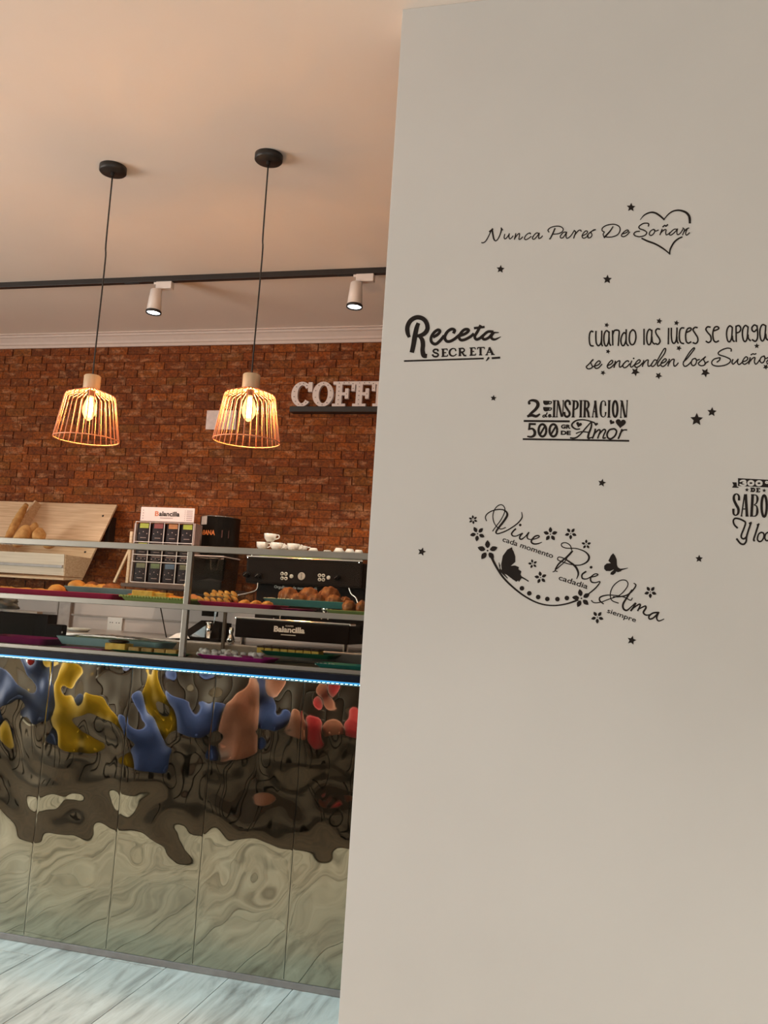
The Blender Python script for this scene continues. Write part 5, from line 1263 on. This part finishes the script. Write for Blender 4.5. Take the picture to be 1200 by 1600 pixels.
pastry('flat', 300, 931, 3.27, ZU+0.0005, 0.085, 'pale orange pastry half hidden by the case post', G2, 0.040, mat('peach', (0.55, 0.24, 0.11), 0.6, col2=(0.7, 0.36, 0.18)))
G3 = 'braided pastries on the crimson tray'
M_braid = mat('braid_dough', (0.34, 0.15, 0.02), 0.5, col2=(0.72, 0.47, 0.13), scale=45)
for px, Y_, dz, w_, lb in ((338, 3.110, 0, 0.130, 'yellow braided pastry at the front left of the crimson tray'), (350, 3.175, 0.012, 0.130, 'yellow braided pastry heaped behind the front one')):
    o = pastry('braid', px, 932, Y_, ZU+0.0055+dz, w_, lb, G3, 0.046, M_braid)
    b = B(); blob(b, (0, 0.0, 0.018), (w_*0.46, 0.018, 0.018), 2)
    for v in b.verts: v.co.z = max(v.co.z, 0)
    t_ = obj('chocolate_filling', b, M_choc, None, True); t_.parent = o  # dark core under the strands, deepens the gaps between them
for k, px in enumerate((383, 401, 419)):
    pastry('flat', px, 938, 3.12, ZU+0.0055, 0.038, 'orange flat pastry on the crimson tray, %s' % ('next to the braids', 'in the middle', 'beside the turquoise tray')[k], G3, 0.026)
G4 = 'croissants on the turquoise tray'; z4 = ZT_+0.0047
for k, (px, Y, w, h, dz, lb) in enumerate(((449, 3.358, 0.080, 0.062, 0, 'browned croissant at the back left of the turquoise tray'), (481, 3.358, 0.080, 0.066, 0, 'browned croissant at the back middle of the turquoise tray'), (513, 3.358, 0.080, 0.072, 0, 'tall browned croissant at the back right of the turquoise tray'), (537, 3.335, 0.045, 0.040, 0, 'small browned croissant at the right end of the turquoise tray'), (463, 3.298, 0.074, 0.042, 0, 'low croissant at the front left of the turquoise tray'), (492, 3.298, 0.074, 0.044, 0, 'low croissant at the front middle of the turquoise tray'), (519, 3.297, 0.062, 0.044, 0, 'low croissant at the front right of the turquoise tray'))):
    pastry('croissant', px, 935, Y, z4+dz*0, w, lb, G4, h, M_brown)
pastry('cake', 541, 940, 3.30, z4, 0.03, 'small white cream piece at the right rim of the turquoise tray', G4, 0.016, M_mer)
cr_ = B(); random.seed(3)
for k in range(60): blob(cr_, (X(413+random.random()*44, 936, 3.265), 3.258+random.random()*0.02, ZT_+hT-0.004+random.random()*0.006), (0.004, 0.004, 0.003), 1)
tag(obj('pearl_sugar', cr_, M_sugar), 'grainy sugar strewn along the left rim of the turquoise tray', 'sugar', None, 'stuff')
for k, (px, w) in enumerate(((546, 0.050), (567, 0.050), (589, 0.050))):
    pastry('flat', px, 946, 3.13, ZU+0.0055, w, ('brown pastry at the left of the lime tray', 'brown pastry half hidden by the partition on the lime tray', 'brown pastry behind the partition edge on the lime tray')[k], 'pastries on the lime tray', 0.046, M_brown)
# lower shelf
G5 = 'yellow cakes on the dark green tray'
pastry('cake', 186, 1008, 3.092, ZL+0.0055, 0.085, 'yellow sponge cake with chocolate top on the lower shelf', G5, 0.026, M_sponge)
o = pastry('flat', 186, 1003, 3.092, ZL+0.0320, 0.08, 'dark chocolate crumb topping on the yellow sponge cake', G5, 0.012, M_choc)
for k, px in enumerate((215, 235, 255, 273)):
    pastry('cake', px, 1014, 3.092, ZL+0.0050, 0.044, 'flat brown-yellow bar on the lower green tray, %s' % ('next to the chocolate sponge', 'second along', 'third along', 'by the case post')[k], G5, 0.018, mat('bar_brown', (0.22, 0.11, 0.02), 0.6, col2=(0.45, 0.26, 0.05)))
random.seed(11)
for k in range(34):
    px = 312+random.random()*98; Y = 3.10+random.random()*0.07; lev = 0.012 if random.random() < 0.4 else 0
    pastry('puff', px, 1020, Y, ZL+0.0055+lev, 0.022+0.007*random.random(), 'small white meringue heaped on the magenta tray', 'white meringues on the magenta tray')
for k in range(8):
    xk = 411+k*12.2
    o = pastry('cake', xk, 1014, 3.29, ZC+0.0047, 0.029, 'yellow sponge bar with chocolate stripe, %s' % ('leftmost on the dark green tray', 'second from the left', 'third from the left', 'fourth from the left', 'fifth from the left', 'sixth from the left', 'seventh from the left', 'rightmost, beside the partition side')[k], 'chocolate topped bars', 0.022, M_sponge)
    b = B(); box(b, -0.0145, -0.032, 0.0222, 0.0145, 0.036, 0.028, 0.002); t_ = obj('chocolate_top', b, M_choc, None); t_.parent = o
for k in range(5): pastry('puff', 496+k*6, 1035, 3.10, ZL+0.0055, 0.014, 'tiny white sweet at the front of the teal tray', 'white sweets on the teal tray', 0.010)
# film over the lower blue tray
b = B(); xa, xb = X(96, 996, 3.18), X(244, 996, 3.18); n = 30; top_ = []; 
g_ = [[b.verts.new((xa+(xb-xa)*i/n, 3.155+0.12*j/4, ZQ+hQ+0.003+0.004*noise.noise(Vector((i*0.7, j*0.9, 1)))+0.010*math.sin(i/n*PI))) for i in range(n+1)] for j in range(5)]
for j in range(4):
    for i in range(n): b.faces.new([g_[j][i], g_[j][i+1], g_[j+1][i+1], g_[j+1][i]])
tag(obj('plastic_film', b, mat('crinkled_film', (0.68, 0.78, 0.80), 0.12, var=0.2, spec=1.0), None, True), 'crinkled shiny film covering the lower blue tray', 'film')

# ---- till on the counter's back ledge
YT = 3.50; zc_ = 1.0515
b = B(); box(b, X(-30, 990, YT), YT, zc_, X(73, 985, YT), YT+0.07, Z(40, 958, YT), 0.004)
tl_ = tag(obj('cash_till', b, M_gloss), 'black box-shaped till at the left end behind the lower shelf', 'till')
b = B(); box(b, X(2, 955, YT), YT+0.01, Z(40, 958, YT)+0.0, X(56, 955, YT), YT+0.05, Z(40, 956, YT)+0.004, 0.001); obj('keyboard_strip', b, mat('pale_strip', (0.55, 0.48, 0.45), 0.5), tl_)
b = B(); box(b, X(79, 985, YT), YT-0.045, zc_, X(106, 985, YT), YT-0.004, Z(100, 976, YT), 0.008)
pr = tag(obj('card_reader', b, mat('reader_black', (0.010, 0.005, 0.004), 0.6, spec=0.08)), 'small dark rounded card reader beside the till', 'card reader')
q = at(97, 988, YT-0.046); b = B(); blob(b, (q.x, YT-0.046, q.z), (0.0035, 0.002, 0.005), 1); obj('status_lamp', b, M_white, pr)
b = B(); q = at(12, 950, YT+0.1); zz = Z(40, 956, YT)+0.006
blob(b, (q.x, YT+0.035, zz+0.035), (0.10, 0.05, 0.036), 4, 0.35, 9, Matrix.Rotation(R(12), 3, 'Y'), seed=4)
for v in b.verts: v.co.z = max(v.co.z, zz+0.0005)
tag(obj('grey_cloth', b, mat('grey_fabric', (0.17, 0.17, 0.17), 0.9, sheen=0.3), None, True), 'crumpled grey cloth lying on top of the till', 'cloth')

# ================================================================== ASSUMED SEATING BUILT FOR THE MIRROR PANELS TO REFLECT
rug = B(); box(rug, -5.6, -1.2, 0.0005, 0.9, 1.45, 0.010, 0.002)  # unseen rug added to give the mirror panels their dark band
tag(obj('dark_rug', rug, mat('rug_brown', (0.045, 0.030, 0.018), 0.95, var=0.4, scale=12, bump=0.4)), 'dark brown rug under the coloured chairs facing the counter', 'rug')
t = thing('banquette', (-2.4, -1.5, 0.0), 'long dark brown leather banquette behind the coloured chairs', 'bench')  # unseen bench added to darken what the panels reflect behind the chairs
M_lea = mat('dark_leather', (0.040, 0.024, 0.014), 0.55, var=0.2)
b = B(); box(b, -5.5, -1.75, 0.0, 0.7, -1.25, 0.30, 0.004); obj('base', b, M_lea, t)
for k in range(6):
    xx = -5.48+k*1.03
    b = B(); box(b, xx, -1.62, 0.302, xx+1.01, -1.22, 0.46, 0.03); obj('seat_cushion', b, M_lea, t, True)
    b = B(); box(b, xx, -1.76, 0.462, xx+1.01, -1.63, 1.15, 0.03); obj('back_cushion', b, M_lea, t, True)
M_leg = mat('chair_leg_dark', (0.03, 0.022, 0.016), 0.5)
def tub_chair(x, y, col, cname, label, rz):
    m_ = mat('velvet_'+cname, col, 0.8, var=0.06, sheen=0.4)
    t = thing('tub_chair', (x, y, 0.0145), label, 'chair', 'coloured tub chairs opposite the counter', rot=(0, 0, rz))
    def loc(nm, bm_, mm, sm=True):
        me = bpy.data.meshes.new(nm); bm_.to_mesh(me); bm_.free(); me.materials.append(mm)
        for p in me.polygons: p.use_smooth = sm
        o = bpy.data.objects.new(nm, me); COL.objects.link(o); o.parent = t; return o
    b = B(); box(b, -0.24, -0.23, 0.36, 0.24, 0.24, 0.47, 0.04); loc('seat', b, m_)
    b = B(); n = 18
    rings = []
    for i in range(n+1):
        a = R(-25+230*i/n); hgt = 0.62+0.20*math.sin(PI*i/n)**1.5
        c_, s_ = math.cos(a), math.sin(a)
        rings.append([b.verts.new((c_*r_, s_*r_, z_)) for r_, z_ in ((0.25, 0.34), (0.31, 0.36), (0.335, hgt-0.03), (0.31, hgt), (0.27, hgt-0.01), (0.25, 0.45))])
    for A, Bq in zip(rings, rings[1:]):
        for k in range(6): b.faces.new([A[k], A[(k+1) % 6], Bq[(k+1) % 6], Bq[k]])
    b.faces.new(rings[0]); b.faces.new(rings[-1]); bmesh.ops.recalc_face_normals(b, faces=b.faces); loc('backrest', b, m_)
    for sx in (-1, 1):
        for sy in (-1, 1):
            b = B(); tube(b, [(sx*0.17, sy*0.17, 0.37), (sx*0.22, sy*0.22, 0.0)], [0.018, 0.011], 8); loc('leg', b, M_leg)
for x, y, col, cn, lb, rz in ((-4.80, 0.65, (0.70, 0.03, 0.015), 'scarlet', 'scarlet tub chair at the far left of the row', 0.2), (-4.10, 0.65, (0.10, 0.16, 0.42), 'blue', 'blue tub chair left of the yellow one', -0.1),
                              (-3.40, 0.65, (0.75, 0.48, 0.01), 'yellow', 'yellow tub chair in the middle of the row', 0.1), (-2.70, 0.65, (0.08, 0.15, 0.50), 'cobalt', 'cobalt tub chair right of the yellow one', 0.0),
                              (-2.00, 0.65, (0.62, 0.26, 0.18), 'salmon', 'salmon pink tub chair', -0.1), (-1.30, 0.65, (0.50, 0.01, 0.02), 'crimson', 'crimson tub chair nearest the photographer', 0.1),
                              (-0.58, 0.65, (0.62, 0.26, 0.18), 'salmon', 'second salmon chair close to the photographer', 0.2)):
    tub_chair(x, y-0.25, col, cn, lb, rz)
for x, y, k in ((-3.6, -0.75, 0), (-1.7, -0.75, 1)):
    t = thing('cafe_table', (x, y, 0.0105), 'round dark pedestal cafe table %s' % ('behind the yellow chair' if k == 0 else 'behind the salmon chair'), 'table', 'cafe tables')
    for nm, pr_ in (('tabletop', [(0, 0.72), (0.34, 0.72), (0.35, 0.73), (0.35, 0.745), (0, 0.75)]), ('pedestal', [(0.03, 0.02), (0.03, 0.72)]), ('base', [(0, 0), (0.24, 0), (0.24, 0.01), (0.03, 0.03), (0, 0.03)])):
        b = B(); lathe(b, pr_, (0, 0, 0), 28); me = bpy.data.meshes.new(nm); b.to_mesh(me); b.free(); me.materials.append(mat('table_dark', (0.05, 0.03, 0.02), 0.4))
        o = bpy.data.objects.new(nm, me); COL.objects.link(o); o.parent = t
for o in bpy.data.objects:
    if o.parent and o.name.split('.')[0] in ('bulb_holes', 'screws', 'print', 'small_print', 'socket_holes', 'cut_out_numerals'): o['kind'] = 'stuff'
print('objects', len(bpy.data.objects))
